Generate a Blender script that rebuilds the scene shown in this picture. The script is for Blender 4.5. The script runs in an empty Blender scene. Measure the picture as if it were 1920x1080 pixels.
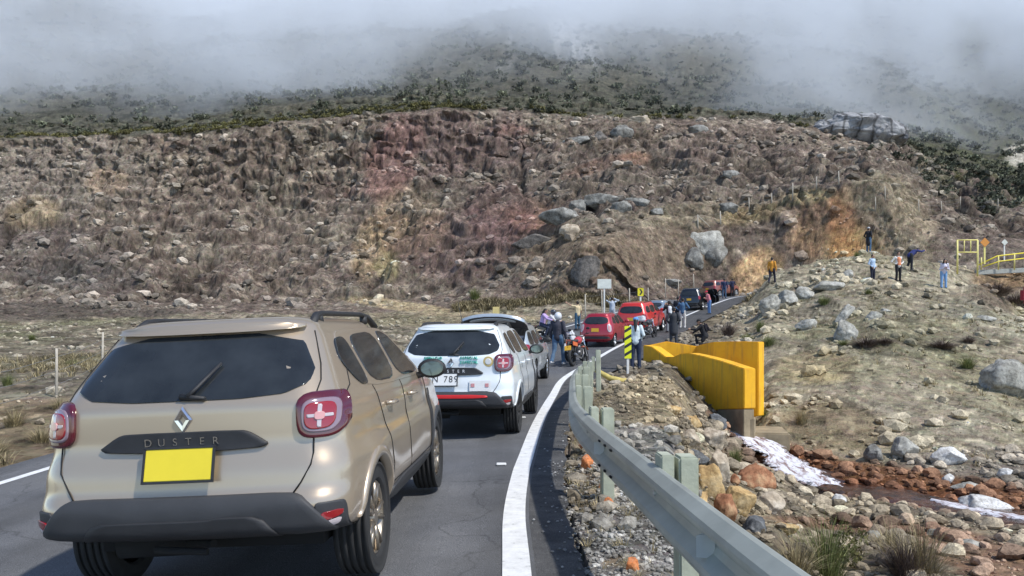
import bpy, bmesh, math, random
import numpy as np
from mathutils import Vector, Matrix, Euler
sc = bpy.context.scene
C = sc.collection
PI = math.pi
# ---------------- camera, sky, sun, exposure ----------------
FPX, CAMH, HY = 1500.0, 1.5, 620.0        # focal length in photo pixels, eye height, horizon row
cam = bpy.data.cameras.new('camera'); camo = bpy.data.objects.new('camera', cam); C.objects.link(camo)
cam.sensor_width = 36; cam.lens = 36 * FPX / 1920; cam.shift_y = (HY - 540) / 1920
cam.clip_start = 0.05; cam.clip_end = 3000
camo.location = (0, 0, CAMH); camo.rotation_euler = (PI / 2, 0, 0)
sc.camera = camo
SUN = Vector((0.56, -0.42, 0.92)).normalized()
EL = math.asin(SUN.z); AZ = math.atan2(SUN.x, SUN.y)
world = bpy.data.worlds.new('World'); sc.world = world; world.use_nodes = True
wn = world.node_tree; bg = wn.nodes['Background']
sky = wn.nodes.new('ShaderNodeTexSky'); sky.sky_type = 'NISHITA'; sky.sun_disc = False
sky.sun_elevation = EL; sky.sun_rotation = AZ; sky.dust_density = 3.0; sky.air_density = 1.0; sky.altitude = 3000
wn.links.new(sky.outputs[0], bg.inputs[0]); bg.inputs[1].default_value = 0.15
sl = bpy.data.lights.new('sun', 'SUN'); sl.energy = 2.7; sl.angle = math.radians(1.6); sl.color = (1, 0.965, 0.91)
slo = bpy.data.objects.new('sun', sl); C.objects.link(slo)
slo.rotation_euler = SUN.to_track_quat('Z', 'Y').to_euler()
sc.view_settings.view_transform = 'Standard'; sc.view_settings.look = 'None'
sc.view_settings.exposure = 0.65; sc.view_settings.gamma = 1
sc.cycles.volume_step_rate = 2.0; sc.cycles.volume_max_steps = 96; sc.cycles.volume_bounces = 14
sc.cycles.max_bounces = 16; sc.cycles.diffuse_bounces = 3; sc.cycles.glossy_bounces = 3

# ---------------- numpy noise ----------------
def _h(ix, iy, iz, seed):
    h = (ix.astype(np.int64) * 374761393 + iy.astype(np.int64) * 668265263 + iz.astype(np.int64) * 2147483647 + seed * 974634777)
    h = (h ^ (h >> 13)) * 1274126177
    h = h & 0x7fffffff
    h = (h ^ (h >> 16)) & 0xffff
    return (h / 65535.0).astype(np.float32)
def vnoise(x, y, z=None, seed=0):
    if z is None: z = np.zeros_like(x)
    ix = np.floor(x); iy = np.floor(y); iz = np.floor(z)
    fx = (x - ix); fy = (y - iy); fz = (z - iz)
    fx = fx * fx * (3 - 2 * fx); fy = fy * fy * (3 - 2 * fy); fz = fz * fz * (3 - 2 * fz)
    def c(a, b, d): return _h(ix + a, iy + b, iz + d, seed)
    x00 = c(0,0,0) * (1 - fx) + c(1,0,0) * fx; x10 = c(0,1,0) * (1 - fx) + c(1,1,0) * fx
    x01 = c(0,0,1) * (1 - fx) + c(1,0,1) * fx; x11 = c(0,1,1) * (1 - fx) + c(1,1,1) * fx
    return (x00 * (1 - fy) + x10 * fy) * (1 - fz) + (x01 * (1 - fy) + x11 * fy) * fz
def fbm(x, y, z=None, oc=4, seed=0, gain=.5):
    s = 0; a = 1; t = 0
    for i in range(oc):
        k = 2.03 ** i
        s = s + a * vnoise(x * k + i * 17.3, y * k - i * 9.1, None if z is None else z * k + i * 5.7, seed + i)
        t += a; a *= gain
    return s / t - .5          # about -0.5..0.5
def sstep(a, b, x):
    t = np.clip((x - a) / (b - a), 0, 1); return t * t * (3 - 2 * t)

# ---------------- road line ----------------
RL = np.array([(1.5,-22,-.3),(.55,-10,0),(.2,-4,0),(.06,1,0),(.03,4.9,0),(.02,6.6,0),(.085,8.3,0),(.156,9.4,0),(.44,13.2,0),(.92,18,.04),(1.53,23,.15),(2.8,28.2,.4),
 (4.8,36,.8),(8.28,46,1.6),(12.3,56,2.6),(17,67,3.75),(20.8,73.5,4.6),(25.5,75.5,5.1),(31,73.5,5.5),(36.5,69.5,5.8),(42,66.5,5.95),(52,63,6.1)], float)
def catmull(P, n):
    out = []
    for i in range(len(P) - 1):
        p0 = P[max(i-1,0)]; p1 = P[i]; p2 = P[i+1]; p3 = P[min(i+2,len(P)-1)]
        for k in range(n):
            t = k / n
            out.append(.5 * ((2*p1) + (-p0+p2)*t + (2*p0-5*p1+4*p2-p3)*t*t + (-p0+3*p1-3*p2+p3)*t**3))
    out.append(P[-1]); return np.array(out)
RC = catmull(RL, 10)
_t = np.gradient(RC[:, :2], axis=0); _t /= np.linalg.norm(_t, axis=1)[:, None]
RN = np.stack([_t[:, 1], -_t[:, 0]], 1)      # points to the right of the travel direction
BANK = np.interp(RC[:, 1], [-30, 8, 16, 40, 100], [.05, .05, .012, .01, 0.0]) * (RC[:, 0] < 22)
SHW = np.interp(RC[:, 1], [-30, 5, 9, 16, 22, 30, 60, 100], [.42, .42, .46, .55, .8, 1.7, 2.0, 1.5])   # paved shoulder right of the line
ROADW = 6.1
def road_rel(X, Y):
    """signed distance right of the line, line height, bank, shoulder width"""
    X = np.asarray(X, float); Y = np.asarray(Y, float)
    sh = X.shape; x = X.ravel(); y = Y.ravel()
    best = np.full(x.shape, 1e9); idx = np.zeros(x.shape, int)
    for i in range(len(RC)):
        d = (x - RC[i,0])**2 + (y - RC[i,1])**2
        m = d < best; best[m] = d[m]; idx[m] = i
    # refine on the neighbouring segment
    j = np.clip(idx, 1, len(RC) - 2)
    dx = x - RC[idx,0]; dy = y - RC[idx,1]
    tx = _t[idx,0]; ty = _t[idx,1]
    along = dx * tx + dy * ty
    sd = dx * RN[idx,0] + dy * RN[idx,1]
    seg = np.hypot(RC[j+1,0] - RC[j,0], RC[j+1,1] - RC[j,1]); f = np.clip(along / seg, -1, 1)
    nb = np.clip(idx + np.sign(f).astype(int), 0, len(RC) - 1); w = np.abs(f)
    z = RC[idx,2] * (1 - w) + RC[nb,2] * w
    far = np.sqrt(best) > np.abs(sd) + 6
    sd = np.where(far, 60.0 * np.sign(sd), sd)
    return sd.reshape(sh), z.reshape(sh), BANK[idx].reshape(sh), SHW[idx].reshape(sh)
def road_z(sd, z, bank): return z + bank * np.minimum(sd, 0)

# ---------------- terrain profile columns: photo column -> (distance, photo row) ----------------
def W(px, py, Z): return ((px - 960) * Z / FPX, Z, CAMH - (py - HY) * Z / FPX)
def mt(y0, Z0, a=0): return [(Z0 + 40, y0 - 55 - a), (Z0 + 130, y0 - 160 - a), (Z0 + 330, -170), (Z0 + 600, -420)]
COLS = {
 -1200:[(8,960),(14,800),(30,665),(70,600),(76,575),(92,540),(105,480),(120,330),(124,270),(130,262)]+mt(262,130),
 -100:[(8,930),(12,845),(14,790),(20,705),(30,662),(45,636),(60,612),(70,600),(76,572),(84,566),(94,535),(105,480),(114,400),(120,330),(124,266),(130,256)]+mt(256,130,10),
 100:[(8,930),(12,845),(14,780),(20,700),(30,660),(45,634),(60,610),(70,598),(76,570),(84,565),(94,535),(105,478),(114,400),(120,330),(124,258),(130,250)]+mt(250,130,20),
 300:[(8,960),(14,775),(20,700),(40,640),(70,596),(80,572),(90,555),(105,470),(114,390),(119,330),(123,250),(130,243)]+mt(243,130,20),
 520:[(8,960),(20,700),(40,640),(70,596),(80,575),(90,560),(103,500),(110,440),(116,370),(120,232),(127,224)]+mt(224,127),
 700:[(10,900),(20,690),(30,655),(45,632),(60,603),(75,582),(85,562),(92,520),(98,470),(106,430),(112,370),(118,325),(121,217),(127,203)]+mt(203,127),
 850:[(10,900),(30,668),(45,632),(60,600),(75,575),(84,557),(88,505),(95,450),(104,400),(112,350),(118,320),(122,207),(128,195)]+mt(195,128),
 1000:[(10,850),(30,665),(45,630),(60,598),(70,575),(78,560),(82,500),(86,440),(94,415),(104,370),(112,330),(118,290),(123,215),(130,200)]+mt(190,133,15),
 1100:[(5,1050),(10,770),(20,695),(30,650),(45,610),(60,585),(68,562),(74,552),(77,455),(81,432),(90,398),(98,360),(108,320),(115,290),(121,228),(130,212)]+mt(205,132,20),
 1180:[(3,1300),(5,1040),(7,932),(10,845),(14,765),(19,712),(26,668),(35,640),(55,585),(66,562),(74,548),(77,450),(80,436),(90,398),(98,360),(108,320),(115,290),(121,230),(130,215)]+mt(215,130,10),
 1250:[(3,1380),(4.4,1140),(5.9,1005),(8,905),(11.5,810),(16,755),(21,712),(25,690),(28,672),(36,650),(50,603),(66,572),(74,550),(78,450),(81,435),(92,398),(102,355),(112,310),(117,288),(122,230),(130,217)]+mt(217,130),
 1340:[(3,1450),(4,1270),(6,1120),(9,1010),(11,945),(14,890),(18,828),(22,790),(24,770),(27,735),(30,690),(33,665),(38,640),(46,608),(58,588),(67,571),(73,556),(76,550),(79,455),(83,430),(92,395),(102,350),(112,300),(117,285),(122,230),(130,220)]+mt(220,130),
 1400:[(3,1500),(5,1250),(9,1070),(12,975),(16,890),(19,862),(22,842),(24,830),(27,790),(30,725),(34,668),(38,640),(46,590),(52,560),(60,542),(64,548),(70,555),(75,548),(78,500),(80,440),(86,410),(95,385),(110,320),(117,285),(122,232),(130,224)]+mt(224,130),
 1450:[(3,1550),(5,1330),(9,1110),(11,1005),(13.5,950),(17,905),(20.5,868),(22.5,846),(24,806),(27,745),(31,682),(37,622),(44,573),(51,537),(57,508),(61,518),(66,538),(72,545),(75,530),(79,470),(84,408),(95,385),(110,320),(116,290),(122,238),(130,228)]+mt(228,130),
 1500:[(3,1600),(6,1330),(9,1170),(11,1050),(13,1000),(16,940),(19,905),(21.5,876),(22.6,850),(24,806),(27,742),(31,684),(37,622),(44,570),(52,530),(58,494),(62,505),(68,520),(73,510),(76,480),(81,400),(86,385),(100,345),(114,300),(122,245),(130,232)]+mt(232,130),
 1550:[(3,1650),(6,1400),(9,1210),(11.5,1082),(12.8,1042),(14.5,1000),(17,948),(20,902),(21.5,875),(22.5,842),(24,800),(26.5,742),(30,690),(33,652),(38,602),(45,550),(54,500),(60,481),(64,495),(73,490),(76,468),(81,378),(86,362),(100,332),(115,300),(124,262),(130,240)]+mt(238,130),
 1650:[(3,1700),(6,1400),(9,1190),(11,1082),(12.5,1038),(16,962),(18.8,912),(20.5,882),(22,842),(23.5,802),(26,745),(28.5,703),(32,652),(37,600),(44,550),(50,512),(57,474),(59,471),(63,486),(70,482),(76,460),(82,350),(95,325),(115,290),(128,268)]+mt(262,131),
 1750:[(3,1700),(6,1400),(9,1190),(11,1080),(14,1000),(17.8,932),(19.5,900),(21,862),(23.5,802),(26.5,742),(30,683),(36,620),(44,562),(48,540),(53,503),(56,486),(60,500),(72,478),(80,440),(95,380),(115,320),(135,290)]+mt(285,137),
 1850:[(3,1700),(6,1400),(9,1190),(11,1080),(13.5,1012),(16,962),(17.5,930),(20,882),(23.5,802),(27,742),(31,683),(37,622),(43,572),(48,536),(50,533),(54,562),(58,530),(61,513),(67,510),(75,480),(85,432),(100,380),(120,340),(140,318)]+mt(314,142),
 1940:[(3,1700),(6,1400),(9,1190),(11,1082),(13,1022),(15.3,976),(17,942),(20,882),(24,802),(28,742),(32,683),(38,622),(41,602),(46,608),(51,598),(57,535),(62,508),(70,500),(80,450),(95,400),(120,350),(140,330)]+mt(326,142),
 2400:[(3,1700),(9,1200),(13,1020),(20,885),(30,720),(41,600),(50,570),(62,510),(80,450),(100,400),(140,320)]+mt(316,142),
 3200:[(3,1700),(9,1200),(13,1020),(20,885),(30,720),(41,600),(50,570),(62,510),(80,450),(100,400),(140,320)]+mt(316,142)}
TZ = np.concatenate([1.2 * 1.0085 ** np.arange(462), np.arange(60.4, 72, .2), np.arange(72, 90, .085), np.arange(90, 124, .13), np.arange(124, 134, .2), 134 * 1.012 ** np.arange(1, 140)]).astype(float)
TA = np.concatenate([np.linspace(-1.25, -.69, 90, endpoint=False), np.linspace(-.69, .69, 1120), np.linspace(.69, 1.25, 91)[1:]])
cx = np.array(sorted(COLS)); colz = []
for c in cx:
    a = np.array(COLS[c], float); zz = CAMH - (a[:,1] - HY) * a[:,0] / FPX
    colz.append(np.interp(TZ, a[:,0], zz))
colz = np.array(colz)                                     # ncol x nZ
_pxs = TA * FPX + 960
_k = np.clip(np.searchsorted(cx, _pxs) - 1, 0, len(cx) - 2)
_f = np.clip((_pxs - cx[_k]) / (cx[_k+1] - cx[_k]), 0, 1); _f = _f * _f * (3 - 2 * _f) * .5 + _f * .5
HZ = colz[_k] * (1 - _f)[:, None] + colz[_k+1] * _f[:, None]     # nA x nZ
def blur(A, n, ax):
    k = np.hanning(2 * n + 3)[1:-1]; k /= k.sum()
    P = np.apply_along_axis(lambda v: np.convolve(np.pad(v, n, 'edge'), k, 'valid'), ax, A); return P
HZ = blur(HZ, 5, 0); HZ = blur(HZ, 5, 1)
AX = TA[:, None] * TZ[None, :]; AY = np.broadcast_to(TZ[None, :], AX.shape).copy()
# stream bed
ST = np.array([(7.05,22.2),(7.25,20.6),(7.4,19.6),(8.2,19.2),(9.0,18.3),(9.6,17.2),(10.1,15.8),(10.8,13.8),(12,11),(13.5,8)], float)
SC = catmull(ST, 12)
def path_dist(P, X, Y):
    x = X.ravel(); y = Y.ravel(); d = np.full(x.shape, 1e9); k = np.zeros(x.shape, int)
    for i in range(len(P)):
        q = (x - P[i,0])**2 + (y - P[i,1])**2; m = q < d; d[m] = q[m]; k[m] = i
    return np.sqrt(d).reshape(X.shape), k.reshape(X.shape)
near = AY < 30
ds = np.full(AX.shape, 99.0); dsk = np.zeros(AX.shape, int)
nj = int((TZ < 30).sum())
ds[:, :nj], dsk[:, :nj] = path_dist(SC, AX[:, :nj], AY[:, :nj])
swid = 1.0
HZ = HZ - .22 * (1 - sstep(.5, 1.5, ds))
HZs = HZ.copy()
# relief
X3, Y3, Z3 = AX, AY, HZ
slope = np.gradient(HZ, axis=1) / np.gradient(TZ)[None, :]
cliffm = sstep(.75, 1.8, slope) * sstep(66, 76, AY) * (1 - sstep(138, 160, AY))
amp = np.interp(AY, [0, 6, 12, 25, 50, 75, 130, 200, 500], [.03, .06, .18, .4, .8, 1.2, 1.6, 9, 22])
n1 = fbm(AX * .35, AY * .35, oc=5, seed=3)
n1f = fbm(AX * .03, AY * .03, oc=6, seed=9)
n2 = fbm(AX * 2.3, AY * 2.3, Z3 * 2.3, oc=3, seed=5)
rid = np.abs(fbm(AX * .55, AY * .22, oc=3, seed=21)) * 2
disp = amp * np.where(AY > 135, n1f * 1.5, n1) + np.interp(AY, [0, 10, 40, 130], [.02, .06, .16, .5]) * n2
steep = sstep(.5, 1.1, slope) * sstep(66, 76, AY) * (1 - sstep(138, 160, AY))
HZ = HZ + disp * (1 - .8 * steep) - sstep(16, 34, AY) * (1 - sstep(60, 70, AY)) * sstep(.3, .42, TA[:, None] * np.ones_like(AX)) * rid * .35
HZ = HZ + sstep(80, 90, AY) * (1 - sstep(116, 121, AY)) * (np.abs(fbm(AX * .11, AY * .13, oc=4, seed=77)) * -9 + 1.6 + fbm(AX * .45, AY * .5, oc=3, seed=78) * 2.2)
cutm = sstep(78, 86, AY) * (1 - sstep(119, 123, AY))
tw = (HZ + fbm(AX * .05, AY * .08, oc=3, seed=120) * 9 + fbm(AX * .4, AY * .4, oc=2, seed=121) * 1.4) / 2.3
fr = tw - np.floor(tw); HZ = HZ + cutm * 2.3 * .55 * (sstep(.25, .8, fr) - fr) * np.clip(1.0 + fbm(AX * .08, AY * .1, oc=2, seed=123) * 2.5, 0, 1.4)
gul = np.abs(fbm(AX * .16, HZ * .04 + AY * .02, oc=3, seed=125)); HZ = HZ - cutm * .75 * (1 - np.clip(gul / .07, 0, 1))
HZ = HZ + cutm * (1 - steep) * .4 * fbm(AX * 1.6, AY * 1.6, oc=3, seed=127)
# keep the road corridor
rsd = np.full(AX.shape, 60.0); rz = np.zeros(AX.shape); rb = np.zeros(AX.shape); rs = np.zeros(AX.shape)
nr = int((TZ < 116).sum())
rsd[:, :nr], rz[:, :nr], rb[:, :nr], rs[:, :nr] = road_rel(AX[:, :nr], AY[:, :nr])
rzz = road_z(rsd, rz, rb)
oR = np.maximum(rsd - rs - .05, 0); oL = np.maximum(-rsd - ROADW - .75, 0)
wid = np.interp(AY, [0, 10, 30, 60], [1.0, 1.2, 2.5, 4])
wr = np.where(rsd > -ROADW * .5, 1 - sstep(.0, 1, oR / wid), 1 - sstep(0, 1, oL / (wid * 1.3)))
bed = np.where((oR == 0) & (oL == 0), -.09, -.035)
HZ = HZ * (1 - wr) + (rzz + bed) * wr
# cliffs: push the face in and out horizontally
streak = fbm(AX * .9, Z3 * .13, oc=4, seed=31); blk = fbm(AX * .5, AY * .5, Z3 * .8, oc=4, seed=41)
fine = fbm(AX * 2.2, AY * 2.2, Z3 * 1.6, oc=2, seed=47)
PY = AY + cliffm * (streak * 1.1 + blk * 2.8)
lump = fbm(AX * 1.1, HZ * 1.2, AY * .3, oc=4, seed=131, gain=.6); PY = PY + np.maximum(steep, cutm * .6) * lump * 1.8; HZ = HZ + steep * fbm(AX * 1.3, HZ * 1.3, oc=3, seed=133) * .7
PX = AX + cliffm * blk * 1.2
def ground(x, y):
    """terrain height under a point"""
    a = np.interp(x / y, TA, np.arange(len(TA))); b = np.interp(y, TZ, np.arange(len(TZ)))
    i = int(min(a, len(TA) - 2)); j = int(min(b, len(TZ) - 2)); fa = a - i; fb = b - j
    return float((HZ[i,j] * (1-fa) + HZ[i+1,j] * fa) * (1-fb) + (HZ[i,j+1] * (1-fa) + HZ[i+1,j+1] * fa) * fb)
def surf(x, y):
    """road if on the road, else terrain"""
    sd, z, b, s = road_rel(np.array([x]), np.array([y]))
    if -ROADW - .7 < sd[0] < s[0]: return float(road_z(sd, z, b)[0])
    return ground(x, y)
def hit(px, py, zmin=2.5):
    i = int(np.clip(np.searchsorted(TA, (px - 960) / FPX), 1, len(TA) - 1))
    rows = HY - (HZ[i] - CAMH) * FPX / TZ
    ok = np.nonzero((rows <= py) & (TZ >= zmin))[0]
    j = ok[0] if len(ok) else len(TZ) - 1
    return Vector((TA[i] * TZ[j], TZ[j], HZ[i, j]))
def at(px, Z): return (px - 960) * Z / FPX, Z

# ---------------- object helpers ----------------
TMP = bpy.data.scenes.new('workbench')
def baked(o):
    """mesh of an object with its modifiers applied, worked out in a scene of its own"""
    others = [m.object for m in getattr(o, 'modifiers', []) if getattr(m, 'object', None)]
    for q in [o] + others: TMP.collection.objects.link(q)
    vl = TMP.view_layers[0]
    with bpy.context.temp_override(scene=TMP, view_layer=vl):
        dg = bpy.context.evaluated_depsgraph_get(); dg.update(); me = bpy.data.meshes.new_from_object(o.evaluated_get(dg))
    for q in [o] + others: TMP.collection.objects.unlink(q)
    return me
def tag(o, label=None, cat=None, group=None, kind=None):
    if label: o['label'] = label
    if cat: o['category'] = cat
    if group: o['group'] = group
    if kind: o['kind'] = kind
    return o
def empty(name, loc=(0,0,0), rz=0, **k):
    o = bpy.data.objects.new(name, None); C.objects.link(o); o.location = loc; o.rotation_euler = (0, 0, rz)
    o.empty_display_size = .2; return tag(o, **k)
def link(name, me, parent=None, **k):
    o = bpy.data.objects.new(name, me); C.objects.link(o)
    if parent: o.parent = parent
    return tag(o, **k)
def mesh_np(name, V, F, mat, smooth=True, attrs=None):
    me = bpy.data.meshes.new(name); V = np.asarray(V, np.float32); F = np.asarray(F, np.int32)
    n = F.shape[1]
    me.vertices.add(len(V)); me.vertices.foreach_set('co', V.ravel())
    me.loops.add(F.size); me.loops.foreach_set('vertex_index', F.ravel())
    me.polygons.add(len(F)); me.polygons.foreach_set('loop_start', np.arange(0, F.size, n, dtype=np.int32))
    me.polygons.foreach_set('use_smooth', np.full(len(F), smooth))
    me.update(calc_edges=True)
    for k, v in (attrs or {}).items():
        a = me.color_attributes.new(k, 'FLOAT_COLOR', 'POINT'); c = np.ones((len(V), 4), np.float32); c[:, :3] = v; a.data.foreach_set('color', c.ravel())
    if mat: me.materials.append(mat)
    return me
def copy_tree(o, parent=None):
    c = o.copy(); C.objects.link(c); c.parent = parent
    for ch in o.children: copy_tree(ch, c)
    return c
class NT:
    def __init__(s, name):
        s.m = bpy.data.materials.new(name); s.m.use_nodes = True; s.t = s.m.node_tree; s.p = s.t.nodes['Principled BSDF']
    def n(s, ty, **k):
        nd = s.t.nodes.new('ShaderNode' + ty)
        for a, b in k.items():
            if a.startswith('i_'):
                key = a[2:]; key = int(key) if key.isdigit() else key.replace('_', ' ')
                nd.inputs[key].default_value = b
            else: setattr(nd, a, b)
        return nd
    def l(s, a, b): s.t.links.new(a, b)
    def noise(s, scale, detail=4, co='Object', rough=.6):
        nd = s.n('TexNoise'); nd.inputs['Scale'].default_value = scale; nd.inputs['Detail'].default_value = detail; nd.inputs['Roughness'].default_value = rough
        tc = s.n('TexCoord'); s.l(tc.outputs[co], nd.inputs['Vector']); return nd.outputs['Fac']
    def ramp(s, fac, pts):
        r = s.n('ValToRGB'); e = r.color_ramp.elements
        e[0].position, e[0].color = pts[0][0], (*pts[0][1], 1); e[1].position, e[1].color = pts[-1][0], (*pts[-1][1], 1)
        for p, c in pts[1:-1]:
            q = e.new(p); q.color = (*c, 1)
        s.l(fac, r.inputs[0]); return r.outputs[0]
    def mix(s, fac, a, b, mode='MIX'):
        m = s.n('MixRGB', blend_type=mode)
        for i, v in ((0, fac), (1, a), (2, b)):
            if isinstance(v, (int, float)): m.inputs[i].default_value = v
            elif isinstance(v, tuple): m.inputs[i].default_value = (*v, 1)
            else: s.l(v, m.inputs[i])
        return m.outputs[0]
    def bump(s, h, strength=.5, dist=.02):
        b = s.n('Bump'); b.inputs['Strength'].default_value = strength; b.inputs['Distance'].default_value = dist
        s.l(h, b.inputs['Height']); s.l(b.outputs[0], s.p.inputs['Normal']); return b
def mat(name, col, rough=.5, metal=0, var=.0, vs=6, bump=0, bs=60, coat=0, spec=None, emit=None):
    t = NT(name); p = t.p; p.inputs['Roughness'].default_value = rough; p.inputs['Metallic'].default_value = metal
    if coat: p.inputs['Coat Weight'].default_value = coat; p.inputs['Coat Roughness'].default_value = .04
    if spec is not None: p.inputs['Specular IOR Level'].default_value = spec
    f = t.noise(vs, 5)
    v = max(var, .04)
    lo = tuple(max(0, c * (1 - v)) for c in col); hi = tuple(min(1, c * (1 + v)) for c in col)
    t.l(t.ramp(f, [(.3, lo), (.7, hi)]), p.inputs['Base Color'])
    if bump: t.bump(t.noise(bs, 6), bump, .01)
    if emit: p.inputs['Emission Color'].default_value = (*emit[0], 1); p.inputs['Emission Strength'].default_value = emit[1]
    return t.m
# ---------------- terrain colours (albedo of soil, rock and scrub) ----------------
pxv = 960 + FPX * PX / PY; pyv = HY - (HZ - CAMH) * FPX / PY
def blob(cx_, cy_, rx, ry, rot=0, z0=0, z1=999, soft=1.0):
    a = math.radians(rot); dx = pxv - cx_; dy = pyv - cy_
    u = (dx * math.cos(a) + dy * math.sin(a)) / rx; v = (-dx * math.sin(a) + dy * math.cos(a)) / ry
    r = np.sqrt(u*u + v*v) + edge * .9
    return (1 - sstep(.75, 1.25, r)) * ((AY >= z0) & (AY <= z1))
edge = fbm(PX * .22, PY * .22, HZ * .3, oc=5, seed=60)
c1 = fbm(PX * .8, PY * .8, HZ * .8, oc=5, seed=70); c2 = fbm(PX * .12, PY * .12, HZ * .15, oc=4, seed=80)
sp = vnoise(PX * 3.1, PY * 3.1, HZ * 3.1, seed=90); vs_ = fbm(PX * 1.6, PY * .5, HZ * .16, oc=4, seed=95)
col = np.zeros(AX.shape + (3,), np.float32)
def L(a, c):
    global col
    a = np.clip(a, 0, 1)[..., None]; col = col * (1 - a) + np.array(c, np.float32) * a
col[:] = (.19, .155, .105)
far = sstep(66, 74, AY)
L(far, (.155, .13, .108)); L(far * sstep(.05, .2, c2), (.175, .155, .125)); L(far * sstep(.04, .2, -c2) * .6, (.12, .095, .082)); L(far * sstep(.04, .22, c1) * .65, (.27, .235, .19)); L(far * sstep(.06, .2, edge) * .5, (.25, .225, .18)); L(far * sstep(.0, .2, -c1) * .55, (.09, .068, .06))
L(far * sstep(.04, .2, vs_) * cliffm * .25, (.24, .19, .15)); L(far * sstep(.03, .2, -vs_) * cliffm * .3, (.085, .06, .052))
# coloured beds of the cut
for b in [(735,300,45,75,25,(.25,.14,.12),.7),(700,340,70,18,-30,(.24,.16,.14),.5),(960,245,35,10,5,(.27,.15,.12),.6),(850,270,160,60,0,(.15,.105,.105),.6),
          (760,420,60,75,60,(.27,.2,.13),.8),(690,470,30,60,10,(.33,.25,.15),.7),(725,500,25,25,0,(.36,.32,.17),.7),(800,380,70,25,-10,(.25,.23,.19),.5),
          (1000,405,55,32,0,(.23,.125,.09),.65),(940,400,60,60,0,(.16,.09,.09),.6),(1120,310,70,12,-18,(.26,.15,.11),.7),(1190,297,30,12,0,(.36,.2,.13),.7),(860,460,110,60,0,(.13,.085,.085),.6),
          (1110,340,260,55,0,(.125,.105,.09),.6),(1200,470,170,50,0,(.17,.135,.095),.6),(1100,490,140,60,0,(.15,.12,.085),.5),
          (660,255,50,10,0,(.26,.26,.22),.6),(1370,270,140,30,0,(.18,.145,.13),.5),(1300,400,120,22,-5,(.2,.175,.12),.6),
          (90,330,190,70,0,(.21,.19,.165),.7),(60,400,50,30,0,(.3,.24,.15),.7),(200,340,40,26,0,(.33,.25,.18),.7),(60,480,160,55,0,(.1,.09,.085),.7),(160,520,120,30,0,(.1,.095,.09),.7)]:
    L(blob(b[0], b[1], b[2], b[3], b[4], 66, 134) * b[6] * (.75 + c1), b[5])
for b in [(1560,440,85,70,0,(.3,.2,.12),.85),(1600,470,60,45,0,(.38,.27,.13),.9),(1580,405,28,55,10,(.36,.19,.1),.7),(1585,470,38,30,0,(.43,.24,.11),.8),(1530,400,25,28,0,(.15,.11,.08),.8),(1420,510,55,35,-40,(.46,.32,.18),.95),(1700,440,60,60,0,(.27,.23,.16),.7),(1650,370,70,45,0,(.25,.22,.155),.8),
          (1410,400,60,20,-10,(.25,.2,.11),.7),(1510,370,50,12,-10,(.3,.26,.15),.7)]:
    L(blob(b[0], b[1], b[2], b[3], b[4], 60, 100) * b[6] * (.85 + c1), b[5])
col = col * (1 + far[..., None] * np.array([.13, .07, .0]))
# scrub on the mountain and above the cut
topy = 256 - 50 * sstep(450, 800, pxv) + 15 * sstep(900, 1200, pxv) + 20 * sstep(1350, 1600, pxv) + 75 * sstep(1680, 1850, pxv)
veg = sstep(0, 1, (AY - 121) / 3) * sstep(-2, 8, topy + 3 - pyv + edge * 30)
veg = np.maximum(veg, sstep(128, 134, AY))
L(veg, (.085, .08, .06)); L(veg * sstep(-.02, .15, c1) * .6, (.11, .11, .075)); L(veg * sstep(.02, .2, -c1) * .8, (.03, .033, .022)); L(veg * sstep(.02, .2, c2) * .6, (.11, .1, .075))
L(sstep(150, 250, AY) * blob(1020, 125, 110, 75, -20, 150, 600) * sstep(-.1, .1, fbm(PX * .25, HZ * .03, oc=4, seed=99)), (.62, .6, .56))
L(sstep(84, 110, AY) * sstep(1660, 1800, pxv) * sstep(-.1, .08, c1) * .75, (.07, .075, .035))
L(blob(1915, 290, 30, 22, 0, 120, 999), (.4, .37, .3))
# left field
lf = (AY < 72) & (AX < RC[np.clip(np.searchsorted(RC[:,1], AY), 0, len(RC)-1), 0] - 4)
lf = lf.astype(np.float32)
L(lf * .9, (.235, .2, .14)); L(lf * sstep(.0, .15, c1) * .7, (.33, .28, .2)); L(lf * sstep(.02, .18, -c1) * .7, (.12, .1, .07)); L(lf * sstep(.03, .2, c2) * .4, (.15, .16, .07))
L(lf * (AY < 16) * .6, (.3, .22, .13))
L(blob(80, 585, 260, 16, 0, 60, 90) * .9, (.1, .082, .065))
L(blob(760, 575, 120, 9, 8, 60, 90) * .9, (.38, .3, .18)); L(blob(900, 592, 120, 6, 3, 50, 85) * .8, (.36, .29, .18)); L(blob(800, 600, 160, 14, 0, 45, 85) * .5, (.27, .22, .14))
# mound right of the road
mo = sstep(.24, .3, AX / AY) * (1 - sstep(60, 66, AY)) * sstep(19, 23, AY)
L(mo, (.35, .30, .205)); L(mo * sstep(.02, .16, c1) * .6, (.4, .35, .25)); L(mo * sstep(.02, .18, -c1) * .6, (.17, .145, .095)); L(mo * sstep(.05, .2, c2) * .35, (.24, .24, .12))
for b in [(1620,700,260,18,-3,(.36,.31,.2),.8),(1800,815,200,10,20,(.42,.36,.26),.8),(1750,520,110,14,8,(.38,.34,.24),.6),(1530,690,70,30,0,(.36,.28,.14),.6),(1560,800,90,45,10,(.23,.175,.1),.7),(1850,600,80,25,20,(.36,.33,.24),.6),
          (1700,570,110,40,0,(.19,.165,.12),.5),(1500,560,90,40,20,(.2,.185,.14),.5),(1640,640,110,25,0,(.17,.15,.1),.6),(1830,640,80,12,0,(.2,.18,.12),.5),(1890,540,70,40,0,(.14,.1,.075),.8),(1880,520,55,22,0,(.27,.17,.08),.7)]:
    L(blob(b[0], b[1], b[2], b[3], b[4], 18, 70) * b[6] * (.85 + c1), b[5])
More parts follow.
